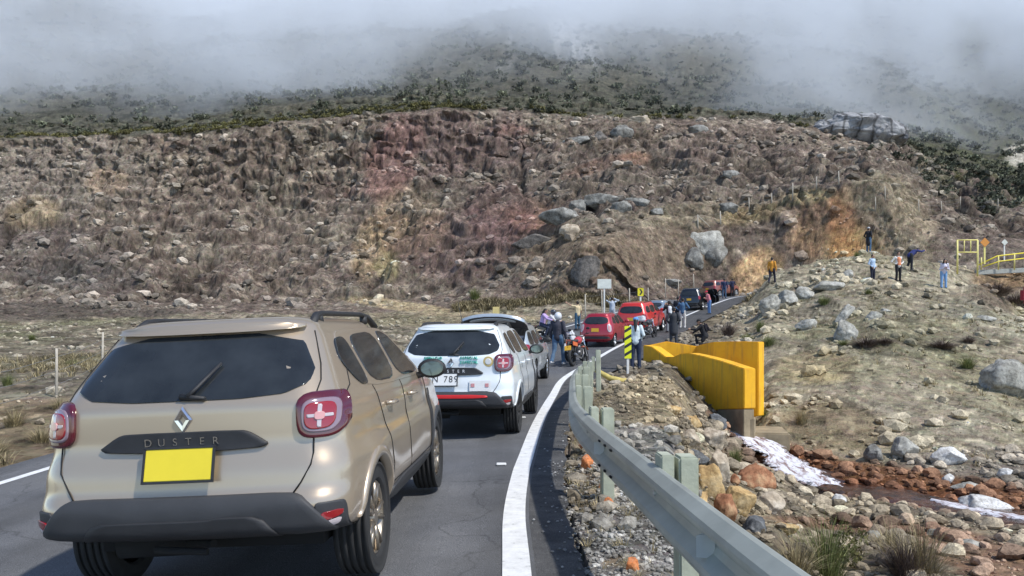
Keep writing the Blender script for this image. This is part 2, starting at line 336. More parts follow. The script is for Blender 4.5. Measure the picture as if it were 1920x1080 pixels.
# verge gravel, embankment and river stones
em = ((AX > 0) & (AY < 21.5) & (rsd > rs)).astype(np.float32)
L(em, (.27, .22, .15)); L(em * sstep(.0, .15, c1) * .6, (.38, .31, .2)); L(em * sstep(0, .15, -c1) * .5, (.16, .135, .1))
L(em * (AY < 12) * (AX < 2.2) * .8, (.27, .26, .235)); L(em * blob(1235, 745, 60, 50, 0, 9, 24) * .7, (.38, .3, .18))
L(em * (AY < 9) * sstep(.5, .9, sp) * .5, (.42, .4, .36)); L(em * (1 - sstep(.0, .35, np.abs(rsd - rs - .2))) * (AY < 14) * .8 * (c1 > -.1), (.2, .15, .085))
L(em * sstep(7.5, 10, AX * .55 + AY * .2) * .6, (.34, .29, .225)); L(em * blob(1850, 1050, 160, 40, 20, 8, 20) * .8, (.36, .22, .14))
L(blob(1700, 905, 330, 26, 9, 14, 24) * .9, (.2, .085, .035)); L(blob(1640, 990, 200, 12, 5, 12, 20) * .6, (.23, .11, .06))
L((1 - sstep(.7, 1.5, ds + edge * 1.5)) * .9, (.16, .065, .03))
# pebbly contrast everywhere
spk = vnoise(PX * 5.3, PY * 5.3, HZ * 5.3, seed=101); spk2 = vnoise(PX * 1.9, PY * 1.9, HZ * 2.4, seed=103)
nv = 1 - veg * .6
g = 1 + nv * ((spk > .78) * .6 + (spk2 > .84) * .5 - (spk < .24) * .4 - (spk2 < .2) * .35) + (c1) * .6
g = g * (1 - cutm * .45 * (1 - np.clip(gul / .05, 0, 1))) * (1 + cutm * .35 * (sstep(.5, .9, fr) - .5))  # shade painted into the gullies of the cut, ledge tops lightened to match
col = np.clip(col * g[..., None], .012, .75).astype(np.float32)

t = NT('terrain_soil'); a = t.n('Attribute', attribute_name='tint'); tc = t.n('TexCoord')
f1 = t.noise(1.1, 12, rough=.78)
v = t.n('TexVoronoi', feature='F1'); v.inputs['Scale'].default_value = 14; t.l(tc.outputs['Object'], v.inputs['Vector'])
v3 = t.n('TexVoronoi', feature='F1'); v3.inputs['Scale'].default_value = 2.6; t.l(tc.outputs['Object'], v3.inputs['Vector'])
k1 = t.ramp(f1, [(.34, (.2, .19, .18)), (.5, (.5, .5, .5)), (.66, (.95, .94, .9))])
k2 = t.mix(.3, k1, v.outputs['Color'], 'OVERLAY'); k3 = t.mix(.3, k2, v3.outputs['Color'], 'OVERLAY')
sat = t.n('HueSaturation'); sat.inputs['Saturation'].default_value = .2; t.l(k3, sat.inputs['Color'])
cm = t.mix(1.0, a.outputs['Color'], sat.outputs[0], 'MULTIPLY'); cm2 = t.mix(1.0, cm, (1.8, 1.8, 1.8), 'MULTIPLY')
t.l(cm2, t.p.inputs['Base Color']); t.p.inputs['Roughness'].default_value = .95; t.p.inputs['Specular IOR Level'].default_value = .12
h3 = t.n('Math', operation='MULTIPLY_ADD'); t.l(v.outputs['Distance'], h3.inputs[0]); h3.inputs[1].default_value = -.12; t.l(f1, h3.inputs[2])
t.bump(h3.outputs[0], .85, .45)
M_TERR = t.m
nA, nZ = AX.shape
ii = (np.arange(nA - 1)[:, None] * nZ + np.arange(nZ - 1)[None, :]).ravel()
F = np.stack([ii, ii + nZ, ii + nZ + 1, ii + 1], 1)
V = np.stack([PX.ravel(), PY.ravel(), HZ.ravel()], 1)
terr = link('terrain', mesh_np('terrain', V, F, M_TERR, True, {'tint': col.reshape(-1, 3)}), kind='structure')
# ground behind and beside the camera
bx_ = []; 
for i in range(25):
    for j in range(17):
        bx_.append((-60 + i * 5, 1.3 - j * 4, -.12 - .0 * i))
bx_ = np.array(bx_); bx_[:, 2] += np.where(bx_[:, 0] > 1.6, -.35 * np.clip(bx_[:, 0] - 1.6, 0, 6), 0) - np.where(bx_[:, 0] < -6, .3, 0)
Fb = [[i * 17 + j, i * 17 + j + 1, (i + 1) * 17 + j + 1, (i + 1) * 17 + j] for i in range(24) for j in range(16)]
link('ground', mesh_np('ground', bx_, Fb, M_TERR, True, {'tint': np.tile([.24, .21, .16], (len(bx_), 1))}), kind='structure')

# ---------------- road, shoulder and painted lines ----------------
t = NT('asphalt'); f = t.noise(1.2, 6); g = t.noise(160, 2); g3 = t.noise(.35, 3)
c0 = t.ramp(f, [(.3, (.085, .087, .091)), (.7, (.13, .132, .136))]); gr = t.ramp(g, [(.35, (.4, .4, .4)), (.5, (.9, .9, .9)), (.72, (2.0, 2.0, 2.0))])
cc = t.mix(1, c0, gr, 'MULTIPLY'); mp = t.n('Mapping'); mp.inputs['Scale'].default_value = (1.5, .07, 1); tc = t.n('TexCoord'); t.l(tc.outputs['Object'], mp.inputs[0]); tk = t.n('TexNoise'); tk.inputs['Scale'].default_value = 1; tk.inputs['Detail'].default_value = 5; t.l(mp.outputs[0], tk.inputs['Vector'])
cc = t.mix(1, cc, t.ramp(tk.outputs['Fac'], [(.35, (.72, .72, .72)), (.65, (1.25, 1.25, 1.25))]), 'MULTIPLY')
vc = t.n('TexVoronoi', feature='DISTANCE_TO_EDGE'); vc.inputs['Scale'].default_value = .35; nd = t.n('TexNoise'); nd.inputs['Scale'].default_value = 1.5; nd.inputs['Detail'].default_value = 6; t.l(tc.outputs['Object'], nd.inputs['Vector']); mv = t.n('VectorMath', operation='ADD'); t.l(tc.outputs['Object'], mv.inputs[0]); t.l(nd.outputs['Color'], mv.inputs[1]); t.l(mv.outputs[0], vc.inputs['Vector'])
cc = t.mix(1, cc, t.ramp(vc.outputs['Distance'], [(.0, (.55, .55, .55)), (.006, (1, 1, 1))]), 'MULTIPLY')
t.l(t.mix(t.ramp(g3, [(.45, (0, 0, 0)), (.7, (.5, .5, .5))]), cc, (.12, .115, .105)), t.p.inputs['Base Color'])
t.p.inputs['Roughness'].default_value = .82; t.bump(g, .6, .006); M_ASPH = t.m
t = NT('shoulder_tar'); f = t.noise(3, 6); g = t.noise(120, 2)
c0 = t.ramp(f, [(.35, (.035, .035, .036)), (.65, (.09, .088, .085))]); t.l(t.mix(1, c0, t.ramp(g, [(.35, (.5, .5, .5)), (.7, (1.6, 1.6, 1.6))]), 'MULTIPLY'), t.p.inputs['Base Color'])
t.p.inputs['Roughness'].default_value = .88; t.bump(g, .7, .008); M_TAR = t.m
t = NT('road_paint'); f = t.noise(7, 8, rough=.75)
t.l(t.ramp(f, [(.33, (.16, .16, .16)), (.39, (.62, .62, .6)), (.6, (.78, .78, .76))]), t.p.inputs['Base Color']); t.p.inputs['Roughness'].default_value = .7; t.bump(t.noise(150, 2), .3, .004); M_PAINT = t.m
def strip(name, o0, o1, dz, m, n=6, kind='structure', i0=0, i1=None, thick=0, parent=None):
    V = []; F = []; i1 = i1 or len(RC)
    R = range(i0, i1); K = n + 1
    for i in R:
        a = o0[i] if hasattr(o0, '__len__') else o0; b = o1[i] if hasattr(o1, '__len__') else o1
        for k in range(K):
            s = a + (b - a) * k / n
            V.append((RC[i,0] + RN[i,0] * s, RC[i,1] + RN[i,1] * s, RC[i,2] + BANK[i] * min(s, 0) + dz))
    m_ = len(R)
    for i in range(m_ - 1):
        for k in range(n): F.append((i*K+k, i*K+k+1, (i+1)*K+k+1, (i+1)*K+k))
    o = link(name, mesh_np(name, V, F, m, False), parent, kind=kind)
    return o
RC0 = RC
strip('road', -ROADW - .75, SHW * 0 + .12, 0, M_ASPH, 8)
rag = SHW + np.array([random.Random(i).uniform(-.02, .03) for i in range(len(RC))])
strip('paved_shoulder', .12, rag, -.002, M_TAR, 4)
strip('edge_line', -.09, .09, .004, M_PAINT, 1)
strip('left_edge_line', -ROADW - .07, -ROADW + .07, .004, M_PAINT, 1)
for (x, y) in ((-.12, 9.0), (.18, 13.8)):
    bm = bmesh.new(); bmesh.ops.create_cube(bm, size=1, matrix=Matrix.Translation((x, y, surf(x, y) + .011)) @ Matrix.Diagonal((.11, .1, .018, 1)))
    bmesh.ops.bevel(bm, geom=bm.edges[:], offset=.006, segments=1, affect='EDGES'); me = bpy.data.meshes.new('road_stud'); bm.to_mesh(me); bm.free(); me.materials.append(M_PAINT)
    link('road_stud', me, label='white reflective stud %s the white edge line' % ('nearer one beside' if y < 10 else 'farther one beside'), cat='road stud', group='road studs')
# ---------------- stones, boulders and vegetation ----------------
def ico(sub, seed, amp=.25, flat=.75, cuts=5):
    bm = bmesh.new(); bmesh.ops.create_icosphere(bm, subdivisions=sub, radius=1)
    V = np.array([v.co[:] for v in bm.verts]); F = np.array([[v.index for v in f.verts] for f in bm.faces]); bm.free()
    r = np.random.RandomState(seed)
    for k in range(cuts * (2 if sub >= 4 else 1)):                                   # flat broken faces
        n = r.normal(size=3); n /= np.linalg.norm(n); d = r.uniform(.58, .88); s = V @ n; V = V - np.outer(np.maximum(s - d, 0), n)
    n = fbm(V[:,0]*1.3+seed, V[:,1]*1.3, V[:,2]*1.3, oc=3, seed=seed); V = V * (1 + amp * 2 * n)[:, None]
    if sub >= 4:
        n = fbm(V[:,0]*5+seed, V[:,1]*5, V[:,2]*5, oc=4, seed=seed); V = V * (1 + .17 * n - .10 * (1 - np.clip(np.abs(fbm(V[:,0]*2.0, V[:,1]*2.0+seed, V[:,2]*1.3, oc=3, seed=seed+5)) / .035, 0, 1)))[:, None]
    V = V * np.array([1, r.uniform(.7, 1), flat * r.uniform(.8, 1.15)]); return V, F
def rock_mat(name, attr=False, cols=None, scale=2.5, bump=.6, bd=.08):
    t = NT(name); f = t.noise(scale, 10, rough=.7); g = t.noise(scale * 6, 6, rough=.7)
    if attr: a = t.n('Attribute', attribute_name='tint'); base = t.mix(1, a.outputs['Color'], t.ramp(f, [(.35, (.65, .64, .62)), (.62, (1.35, 1.33, 1.28))]), 'MULTIPLY')
    else: base = t.ramp(f, [(.33, cols[0]), (.5, cols[1]), (.66, cols[2])])
    base = t.mix(1, base, t.ramp(g, [(.35, (.6, .58, .56)), (.5, (1, 1, 1)), (.65, (1.25, 1.25, 1.22))]), 'MULTIPLY')
    t.l(base, t.p.inputs['Base Color']); t.p.inputs['Roughness'].default_value = .9; t.p.inputs['Specular IOR Level'].default_value = .2
    t.bump(t.noise(scale * 2, 10, rough=.7), bump, bd); return t.m
M_STONE = rock_mat('loose_stone', True, scale=4)
VAR1 = [ico(1, s, .3, .65) for s in range(8)]; VAR2 = [ico(2, s + 20, .3, .6, 12) for s in range(8)]
colf = col.reshape(-1, 3); Pf = np.stack([PX.ravel(), PY.ravel(), HZ.ravel()], 1)
# true area of each terrain cell, so that the scatter is even on the ground
cellA = (AY * np.gradient(TA)[:, None]) * np.gradient(TZ)[None, :] * np.sqrt(1 + slope**2)
def scatter(name, mask, n, smin, smax, pw, tone, seed, variants, gray=.35):
    r = np.random.RandomState(seed); p = (mask * cellA).ravel(); p = p / p.sum()
    idx = r.choice(len(p), n, p=p); V = []; F = []; T = []; off = 0
    for i in idx:
        v, f = variants[r.randint(len(variants))]
        s = smin * (smax / smin) ** (r.rand() ** pw); a = r.rand() * 6.28; ca, sa = math.cos(a), math.sin(a); tl = r.uniform(-.5, .5)
        R = np.array([[ca, -sa, 0], [sa, ca, 0], [0, 0, 1]]) @ np.array([[1, 0, 0], [0, math.cos(tl), -math.sin(tl)], [0, math.sin(tl), math.cos(tl)]])
        c = Pf[i] + np.array([r.uniform(-.1, .1), r.uniform(-.1, .1), s * .25])
        V.append((v * s) @ R.T + c); F.append(f + off); off += len(v)
        base = colf[i] * r.uniform(tone[0], tone[1]); g_ = base.mean(); base = base * (1 - gray) + np.array([g_, g_ * .99, g_ * .95]) * gray
        T.append(np.tile(np.clip(base, .02, .62), (len(v), 1)))
    me = mesh_np(name, np.concatenate(V), np.concatenate(F), M_STONE, False, {'tint': np.concatenate(T)})
    return link(name, me, kind='stuff')
vis = (np.abs(TA) < .72)[:, None] * np.ones_like(AY)
offroad = ((rsd > rs + .03) | (rsd < -ROADW - .8)).astype(float) * vis
cl = sstep(72, 78, AY) * (1 - sstep(0, .4, veg)) * (AY < 136) * vis
pathm = np.clip(blob(1620,700,260,18,-3) + blob(1800,815,200,12,20) + blob(1750,520,110,14,8), 0, 1)
scatter('scree_stones', cl * (.15 + 3 * sstep(.04, .14, edge) + 1.5 * sstep(.05, .15, c1)), 5600, .1, 1.0, 3.0, (.9, 2.0), 1, VAR1)
scatter('hillside_stones', mo * offroad * (.08 + 2 * sstep(.03, .16, c1) + 1.5 * sstep(.1, .2, edge)) * (1 - .85 * pathm), 3300, .03, .42, 3.4, (.95, 1.5), 2, VAR1, .15)
scatter('river_stones', em * offroad * sstep(3.2, 5.5, AX) * (AY > 8) * (ds > .7), 3000, .02, .26, 3.6, (.7, 1.7), 3, VAR2, .22)
scatter('stream_bed_stones', (ds < 1.4) * (.25 + (ds > .6)), 330, .05, .2, 1.6, (1.1, 2.4), 8, VAR2, .15)
scatter('embankment_stones', em * offroad * (AX < 5) * (AY > 6), 3800, .015, .13, 3.2, (.85, 1.5), 4, VAR1, .12)
scatter('gully_stones', offroad * sstep(19, 21, AY) * (AY < 46) * (AX / AY < .3) * (AX > 2) * (rsd > rs) * (.3 + 2 * sstep(0, .1, c1)), 1500, .03, .25, 2.6, (.9, 1.6), 7, VAR1, .4)
scatter('verge_gravel', em * offroad * (AY < 9.5) * (AX < 3.2), 15000, .010, .034, 1.8, (.75, 1.65), 5, VAR1, .7)
scatter('field_stones', lf * offroad * (AY < 60) * sstep(-.05, .1, c1), 1600, .04, .25, 2.2, (1.0, 1.7), 6, VAR1)

def spill():
    r = np.random.RandomState(77); V = []; F = []; T = []; off = 0
    for i in range(900):
        k = r.randint(len(RC) - 1); q = r.rand(); y = RC[k,1] * (1 - q) + RC[k+1,1] * q
        if not 2 < y < 24: continue
        s_ = SHW[k] + .02 - abs(r.normal()) * .13; x = RC[k,0] * (1 - q) + RC[k+1,0] * q + RN[k,0] * s_; v, f = VAR1[r.randint(8)]; z = r.uniform(.005, .017)
        V.append(v * z + np.array([x, y + RN[k,1] * s_, RC[k,2] + z * .4])); F.append(f + off); off += len(v); T.append(np.tile([r.uniform(.12, .4)] * 3, (len(v), 1)))
    link('spilled_gravel', mesh_np('spilled_gravel', np.concatenate(V), np.concatenate(F), M_STONE, False, {'tint': np.concatenate(T)}), kind='stuff')
spill()
# single boulders
BM = {'grey': rock_mat('grey_boulder', cols=[(.085,.08,.07),(.21,.205,.185),(.34,.335,.31)], scale=.9, bd=.2),
 'pale': rock_mat('pale_boulder', cols=[(.15,.145,.125),(.35,.34,.3),(.5,.49,.44)], scale=1.3, bd=.15),
 'dark': rock_mat('dark_boulder', cols=[(.06,.055,.05),(.13,.12,.11),(.22,.2,.18)], scale=1, bd=.2),
 'ochre': rock_mat('ochre_boulder', cols=[(.26,.15,.07),(.46,.31,.14),(.55,.43,.25)], scale=2.2, bd=.05),
 'rust': rock_mat('rust_boulder', cols=[(.16,.065,.035),(.32,.15,.08),(.45,.3,.17)], scale=2.2, bd=.05),
 'beige': rock_mat('beige_boulder', cols=[(.24,.18,.13),(.42,.35,.26),(.53,.47,.38)], scale=2.2, bd=.05),
 'slate': rock_mat('slate_boulder', cols=[(.06,.065,.07),(.13,.135,.14),(.24,.24,.235)], scale=2.5, bd=.05),
 'white': rock_mat('white_boulder', cols=[(.33,.31,.28),(.58,.57,.54),(.68,.67,.65)], scale=2.5, bd=.05)}
def boulder(px, py, w, h, kind, label, seed, zmin=2.5, sink=.25, name='boulder', group=None, rot=None, tilt=0):
    """px, py: centre of the boulder in the photo; w, h its size there in photo pixels"""
    p = hit(px, py + h * .35, zmin); s = p.y / FPX; a = w * s / 2; b = h * s / 2
    v, f = ico(4, seed, .2, 1, 11); v = v / np.abs(v).max(0)
    v = v * np.array([a, min(a, max(b, a * .7)) * .9, b * (1 + sink * .5)])
    tl = math.radians(tilt); v = v @ np.array([[math.cos(tl), 0, -math.sin(tl)], [0, 1, 0], [math.sin(tl), 0, math.cos(tl)]])
    o = link(name, mesh_np(name, v, f, BM[kind], True), label=label, cat='boulder', group=group)
    o.location = (px * s - 960 * s, p.y + a * (.15 if w * s < 2.5 else .5), CAMH - (py - HY) * s - b * sink * .3); return o
BL = [
 (1056,404,92,46,'grey','large rounded grey boulder at the left end of the row halfway up the cut slope',0),
 (1128,372,72,34,'grey','grey humped boulder in the middle of the row halfway up the cut slope',0),
 (1086,386,40,26,'grey','small grey boulder wedged between two larger ones halfway up the cut slope',0),
 (1165,388,44,30,'grey','squat grey boulder right of the humped one in the row on the slope',0),
 (1200,380,58,24,'grey','long pale grey boulder sloping to the right in the row on the slope',20),
 (1232,396,30,14,'grey','smallest grey boulder at the right end of the row on the slope',0),
 (1000,455,84,48,'dark','dark grey boulder half buried at the lower left of the cut slope',0),
 (1070,432,44,26,'beige','tan capped boulder just below the row of boulders',0),
 (1318,455,84,60,'pale','big pale lumpy boulder above the road at the foot of the slope',0),
 (1345,478,54,48,'grey','grey boulder leaning against the right side of the big pale one',0),
 (1300,484,44,40,'grey','grey boulder under the left side of the big pale one',0),
 (1098,506,52,62,'dark','upright brown grey slab leaning out of the foot of the cut bank',25),
 (1085,262,62,22,'grey','flat grey boulder on the upper slope, leftmost of the high group',-8),
 (1124,258,34,28,'dark','dark pointed boulder in the middle of the high group',0),
 (1172,246,54,32,'grey','angular grey boulder right in the high group on the upper slope',0),
 (1205,226,54,18,'beige','thin tan slab lying on top of the upper slope',12),
 (1310,240,44,22,'grey','lone rounded grey boulder near the top edge of the slope',0),
 (1372,325,44,20,'grey','lone flat grey boulder on the bare slope right of centre',0),
 (1366,388,36,22,'grey','small grey boulder in the dark gully left of the fence posts',0),
 (1256,530,46,14,'grey','flat grey rock ledge above the yellow arrow sign',-4),
 (1445,572,44,34,'pale','pale rock at the left end of the outcrop on the mound',-30),
 (1478,560,38,34,'pale','pale blocky rock second from the left in the outcrop on the mound',0),
 (1508,550,42,26,'pale','pale rock in the middle of the outcrop on the mound',0),
 (1555,536,62,22,'pale','long pale slab at the right of the outcrop on the mound',-6),
 (1592,515,22,20,'pale','small pale rock above the long slab on the mound',0),
 (1516,608,52,24,'pale','pale wedge rock lying below the outcrop on the mound',-12),
 (1585,622,46,44,'pale','broken pale grey rock above the purple bushes',0),
 (1582,588,24,50,'pale','thin leaning pale rock above the broken grey rock',35),
 (1638,592,34,18,'pale','small pale rock among rubble in the middle of the mound',-20),
 (1660,584,22,12,'pale','little pale stone right of the rubble on the mound',0),
 (1893,712,110,80,'pale','large pale grey rock slab at the right edge of the photo',10),
 (1850,598,36,14,'pale','flat pale stone by the path near the right edge',0),
 (1328,905,62,72,'ochre','yellow ochre boulder in the pile below the guardrail',0),
 (1350,876,42,66,'beige','tall beige boulder behind the yellow one in the pile',-15),
 (1416,899,82,56,'rust','rusty orange brown boulder beside the waterfall',0),
 (1303,858,56,32,'slate','dark slate grey boulder with quartz band above the yellow one',0),
 (1292,822,50,34,'beige','pinkish tan boulder at the top of the rock pile',0),
 (1262,768,34,20,'ochre','small ochre stone on the slope under the yellow wall',0),
 (1300,792,40,26,'ochre','ochre stone just above the pinkish tan boulder',0),
 (1270,856,36,26,'beige','tan stone left of the dark slate boulder',0),
 (1345,790,40,26,'slate','grey green rock against the bottom of the yellow wall',15),
 (1310,940,44,40,'ochre','yellow stone showing just over the rail below the big yellow one',0),
 (1336,822,62,46,'beige','broad beige boulder leaning against the concrete wall',0),
 (1383,942,84,60,'ochre','ochre and pink boulder in the middle of the pile',8),
 (1448,948,72,50,'beige','sand coloured rounded boulder at the right of the pile',0),
 (1416,985,48,40,'slate','dark grey boulder at the bottom of the pile just over the rail',10),
 (1378,902,24,28,'rust','small dark rust stone wedged under the orange boulder',0),
 (1470,990,60,26,'ochre','small ochre stone under the sand coloured boulder',0),
 (1360,955,50,70,'rust','pink brown stone behind the rail between ochre boulders',0),
 (1695,842,60,50,'pale','pale lumpy rock on the far bank of the stream',0),
 (1640,850,40,40,'grey','grey rock left of the pale lumpy rock on the far bank',0),
 (1778,858,74,38,'white','smooth whitish tan oval boulder on the far bank',3),
 (1574,938,30,24,'white','white stone at the foot of the foaming water',0),
 (1858,952,110,36,'white','long white boulder in the stream at the right edge',14),
 (1812,914,56,22,'pale','flat pale green grey slab beside the stream',0),
 (1778,899,28,22,'white','small white stone on the far edge of the stream',-20),
 (1885,888,30,20,'white','round white stone on the far bank near the right edge',0),
 (1755,1000,32,18,'pale','pale river stone among the pebbles near the right',0),
 (1640,1005,34,26,'pale','pale river stone on the near bank above the dry tuft',0),
 (1820,1020,44,22,'pale','light grey slab on the red near bank by the stream',10),
]
for i, (px, py, w, h, k, lb, tl) in enumerate(BL): boulder(px, py, w, h, k, lb, 300 + i, tilt=tl, group='single boulders')
BM['orange_'] = rock_mat('orange_painted_rock', cols=[(.35,.25,.18),(.6,.2,.07),(.62,.27,.12)], scale=8, bd=.02)
for px, py, w, h, lb in ((1140,945,26,24,'orange painted stone in the gravel between the rail posts'),(1100,868,26,30,'orange painted stone at the asphalt edge behind the rail post'),(1098,838,26,16,'faded orange stone, farthest along the gravel verge'),(1187,1060,30,36,'faded orange stone, nearest in the gravel under the rail'),(1130,912,16,16,'small chipped orange stone beside the rail post')):
    boulder(px, py, w, h, 'orange_', lb, 500 + px, group='painted stones', name='painted_stone')
# the big cracked outcrop on the skyline: blocks butted together
def outcrop():
    root_v = []; F = []; off = 0; r = np.random.RandomState(5)
    p = hit(1610, 262, 100); s = p.y / FPX
    for k, (px, py, w, h, tl) in enumerate([(1618,240,176,64,0),(1562,244,78,46,6),(1668,246,70,44,-8),(1600,236,90,62,0),(1640,238,80,60,0),(1697,257,34,22,0)]):
        v, f = ico(5, 700 + k, .12, 1, 12); v = v / np.abs(v).max(0) * np.array([w * s * .52, 4.6 - .5 * (k % 3), h * s * .56])
        a = math.radians(tl); v = v @ np.array([[math.cos(a), 0, -math.sin(a)], [0, 1, 0], [math.sin(a), 0, math.cos(a)]])
        root_v.append(v + np.array([(px - 960) * s, p.y + 2, CAMH - (py - HY) * s])); F.append(f + off); off += len(v)
    c = np.array([(1610 - 960) * s, p.y + 2, CAMH - (262 - HY) * s]); V = np.concatenate(root_v) - c
    t = NT('outcrop_rock'); f = t.noise(.5, 10, rough=.7); w = t.n('TexWave', wave_type='BANDS', bands_direction='X'); w.inputs['Scale'].default_value = .12; w.inputs['Distortion'].default_value = 7; w.inputs['Detail'].default_value = 4; tc = t.n('TexCoord'); t.l(tc.outputs['Object'], w.inputs['Vector'])
    b = t.ramp(f, [(.35, (.09, .09, .095)), (.5, (.25, .25, .255)), (.68, (.4, .4, .4))]); t.l(t.mix(1, b, t.ramp(w.outputs['Fac'], [(.0, (.35, .35, .34)), (.12, (1, 1, 1)), (1, (1.15, 1.15, 1.13))]), 'MULTIPLY'), t.p.inputs['Base Color'])
    t.p.inputs['Roughness'].default_value = .9; t.bump(f, .9, .6)
    o = link('rock_outcrop', mesh_np('rock_outcrop', V, np.concatenate(F), t.m, True), label='huge cracked grey rock dome standing on the skyline at the right', cat='rock'); o.location = c
outcrop()

# ---------------- plants ----------------
def leaf_mat(name, c0, c1_, c2):
    t = NT(name); f = t.noise(3, 4); oi = t.n('ObjectInfo')
    a = t.n('Attribute', attribute_name='tint'); t.l(t.mix(1, t.ramp(f, [(.3, c0), (.5, c1_), (.7, c2)]), a.outputs['Color'], 'MULTIPLY'), t.p.inputs['Base Color'])
    t.p.inputs['Roughness'].default_value = .7; t.p.inputs['Specular IOR Level'].default_value = .2; return t.m
G_GREEN = leaf_mat('green_grass', (.07,.09,.025), (.15,.17,.06), (.3,.3,.13))
G_DRY = leaf_mat('dry_grass', (.12,.1,.055), (.27,.22,.12), (.4,.34,.2))
G_PURP = leaf_mat('dry_twigs', (.06,.045,.04), (.13,.1,.085), (.2,.16,.13))
L_DARK = leaf_mat('dark_scrub_leaf', (.034,.038,.027), (.075,.08,.052), (.13,.135,.088))
L_YEL = leaf_mat('yellow_scrub_leaf', (.07,.068,.025), (.13,.12,.045), (.21,.19,.075))
def blades(n, h, spread, seed, w=.006, bend=.5, seg=4, lean=.5):
    r = np.random.RandomState(seed); V = []; F = []; T = []
    for i in range(n):
        a = r.rand() * 6.28; q = r.rand() ** .7; rr = spread * .35 * q; bx, by = rr * math.cos(a), rr * math.sin(a); a2 = a + r.normal() * .5
        hh = h * r.uniform(.45, 1.1) * (1 - .25 * q); out = spread * (q * lean + r.rand() * bend); b = len(V); ww = w * r.uniform(.6, 1.4); px_, py_ = -math.sin(a2) * ww, math.cos(a2) * ww
        tt = r.uniform(.5, 1.5) if r.rand() > .1 else 2.2
        for k in range(seg + 1):
            t_ = k / seg; x = bx + math.cos(a2) * out * t_ ** 1.8; y = by + math.sin(a2) * out * t_ ** 1.8; z = hh * (t_ - .28 * t_ ** 3 * (out / spread)); g_ = 1 - t_ * .85
            V += [(x - px_ * g_, y - py_ * g_, z), (x + px_ * g_, y + py_ * g_, z)]; T += [(tt,) * 3] * 2
        for k in range(seg): F.append((b + 2*k, b + 2*k + 1, b + 2*k + 3, b + 2*k + 2))
    return V, F, T
def shrub(n, rx, rz, seed, leaf=.05, clump=9):
    r = np.random.RandomState(seed); V = []; F = []; T = []
    cs = r.normal(size=(clump, 3)) * np.array([rx * .5, rx * .5, rz * .3]) + np.array([0, 0, rz * .55]); ct = r.uniform(.55, 1.5, clump)
    for i in range(n):
        k = r.randint(clump); d = r.normal(size=3); d /= np.linalg.norm(d); rad = r.uniform(.5, 1) * rx * .38
        c = cs[k] + d * rad * np.array([1, 1, rz / rx]); c[2] = max(c[2], .02)
        u = r.normal(size=3); u /= np.linalg.norm(u); v = np.cross(u, d); v /= (np.linalg.norm(v) + 1e-6); s = leaf * r.uniform(.5, 1.3); b = len(V)
        V += [tuple(c - u*s), tuple(c + v*s*.5), tuple(c + u*s), tuple(c - v*s*.5)]; F.append((b, b+1, b+2, b+3)); T += [(ct[k] * r.uniform(.7, 1.3),) * 3] * 4
    return V, F, T
def plant_mesh(name, d, m): V, F, T = d; return mesh_np(name, V, F, m, False, {'tint': T})
PM = {
 'green_tuft': plant_mesh('grass_tuft', blades(420, .62, .42, 1, .0045), G_GREEN),
 'dry_tuft': plant_mesh('grass_tuft', blades(380, .55, .4, 2, .004), G_DRY),
 'twig_bush': plant_mesh('twig_bush', blades(620, .6, .5, 3, .008, .35, 4, .7), G_PURP),
 'dark_shrub': plant_mesh('shrub', shrub(900, .8, .6, 4, .07, 14), L_DARK),
 'yellow_shrub': plant_mesh('shrub', shrub(500, .35, .4, 5, .035, 10), L_YEL)}
def plant(kind, px, py, wpx, label, name, zmin=2.5, hs=1.0, group='single plants', w0=None, dry=None):
    """px, py: foot of the plant in the photo; wpx its width"""
    p = hit(px, py, zmin); s = wpx * p.y / FPX / {'green_tuft': .95, 'dry_tuft': .9, 'twig_bush': 1.3, 'dark_shrub': 1.9, 'yellow_shrub': .85}[kind]
    o = link(name, PM[kind], label=label, cat='bush' if 'tuft' not in kind else 'grass tuft', group=group)
    o.location = (p.x, p.y, p.z - .04 * s); o.scale = (s, s, s * hs); o.rotation_euler = (0, 0, (px * 7.1 + py) % 6.28); return o
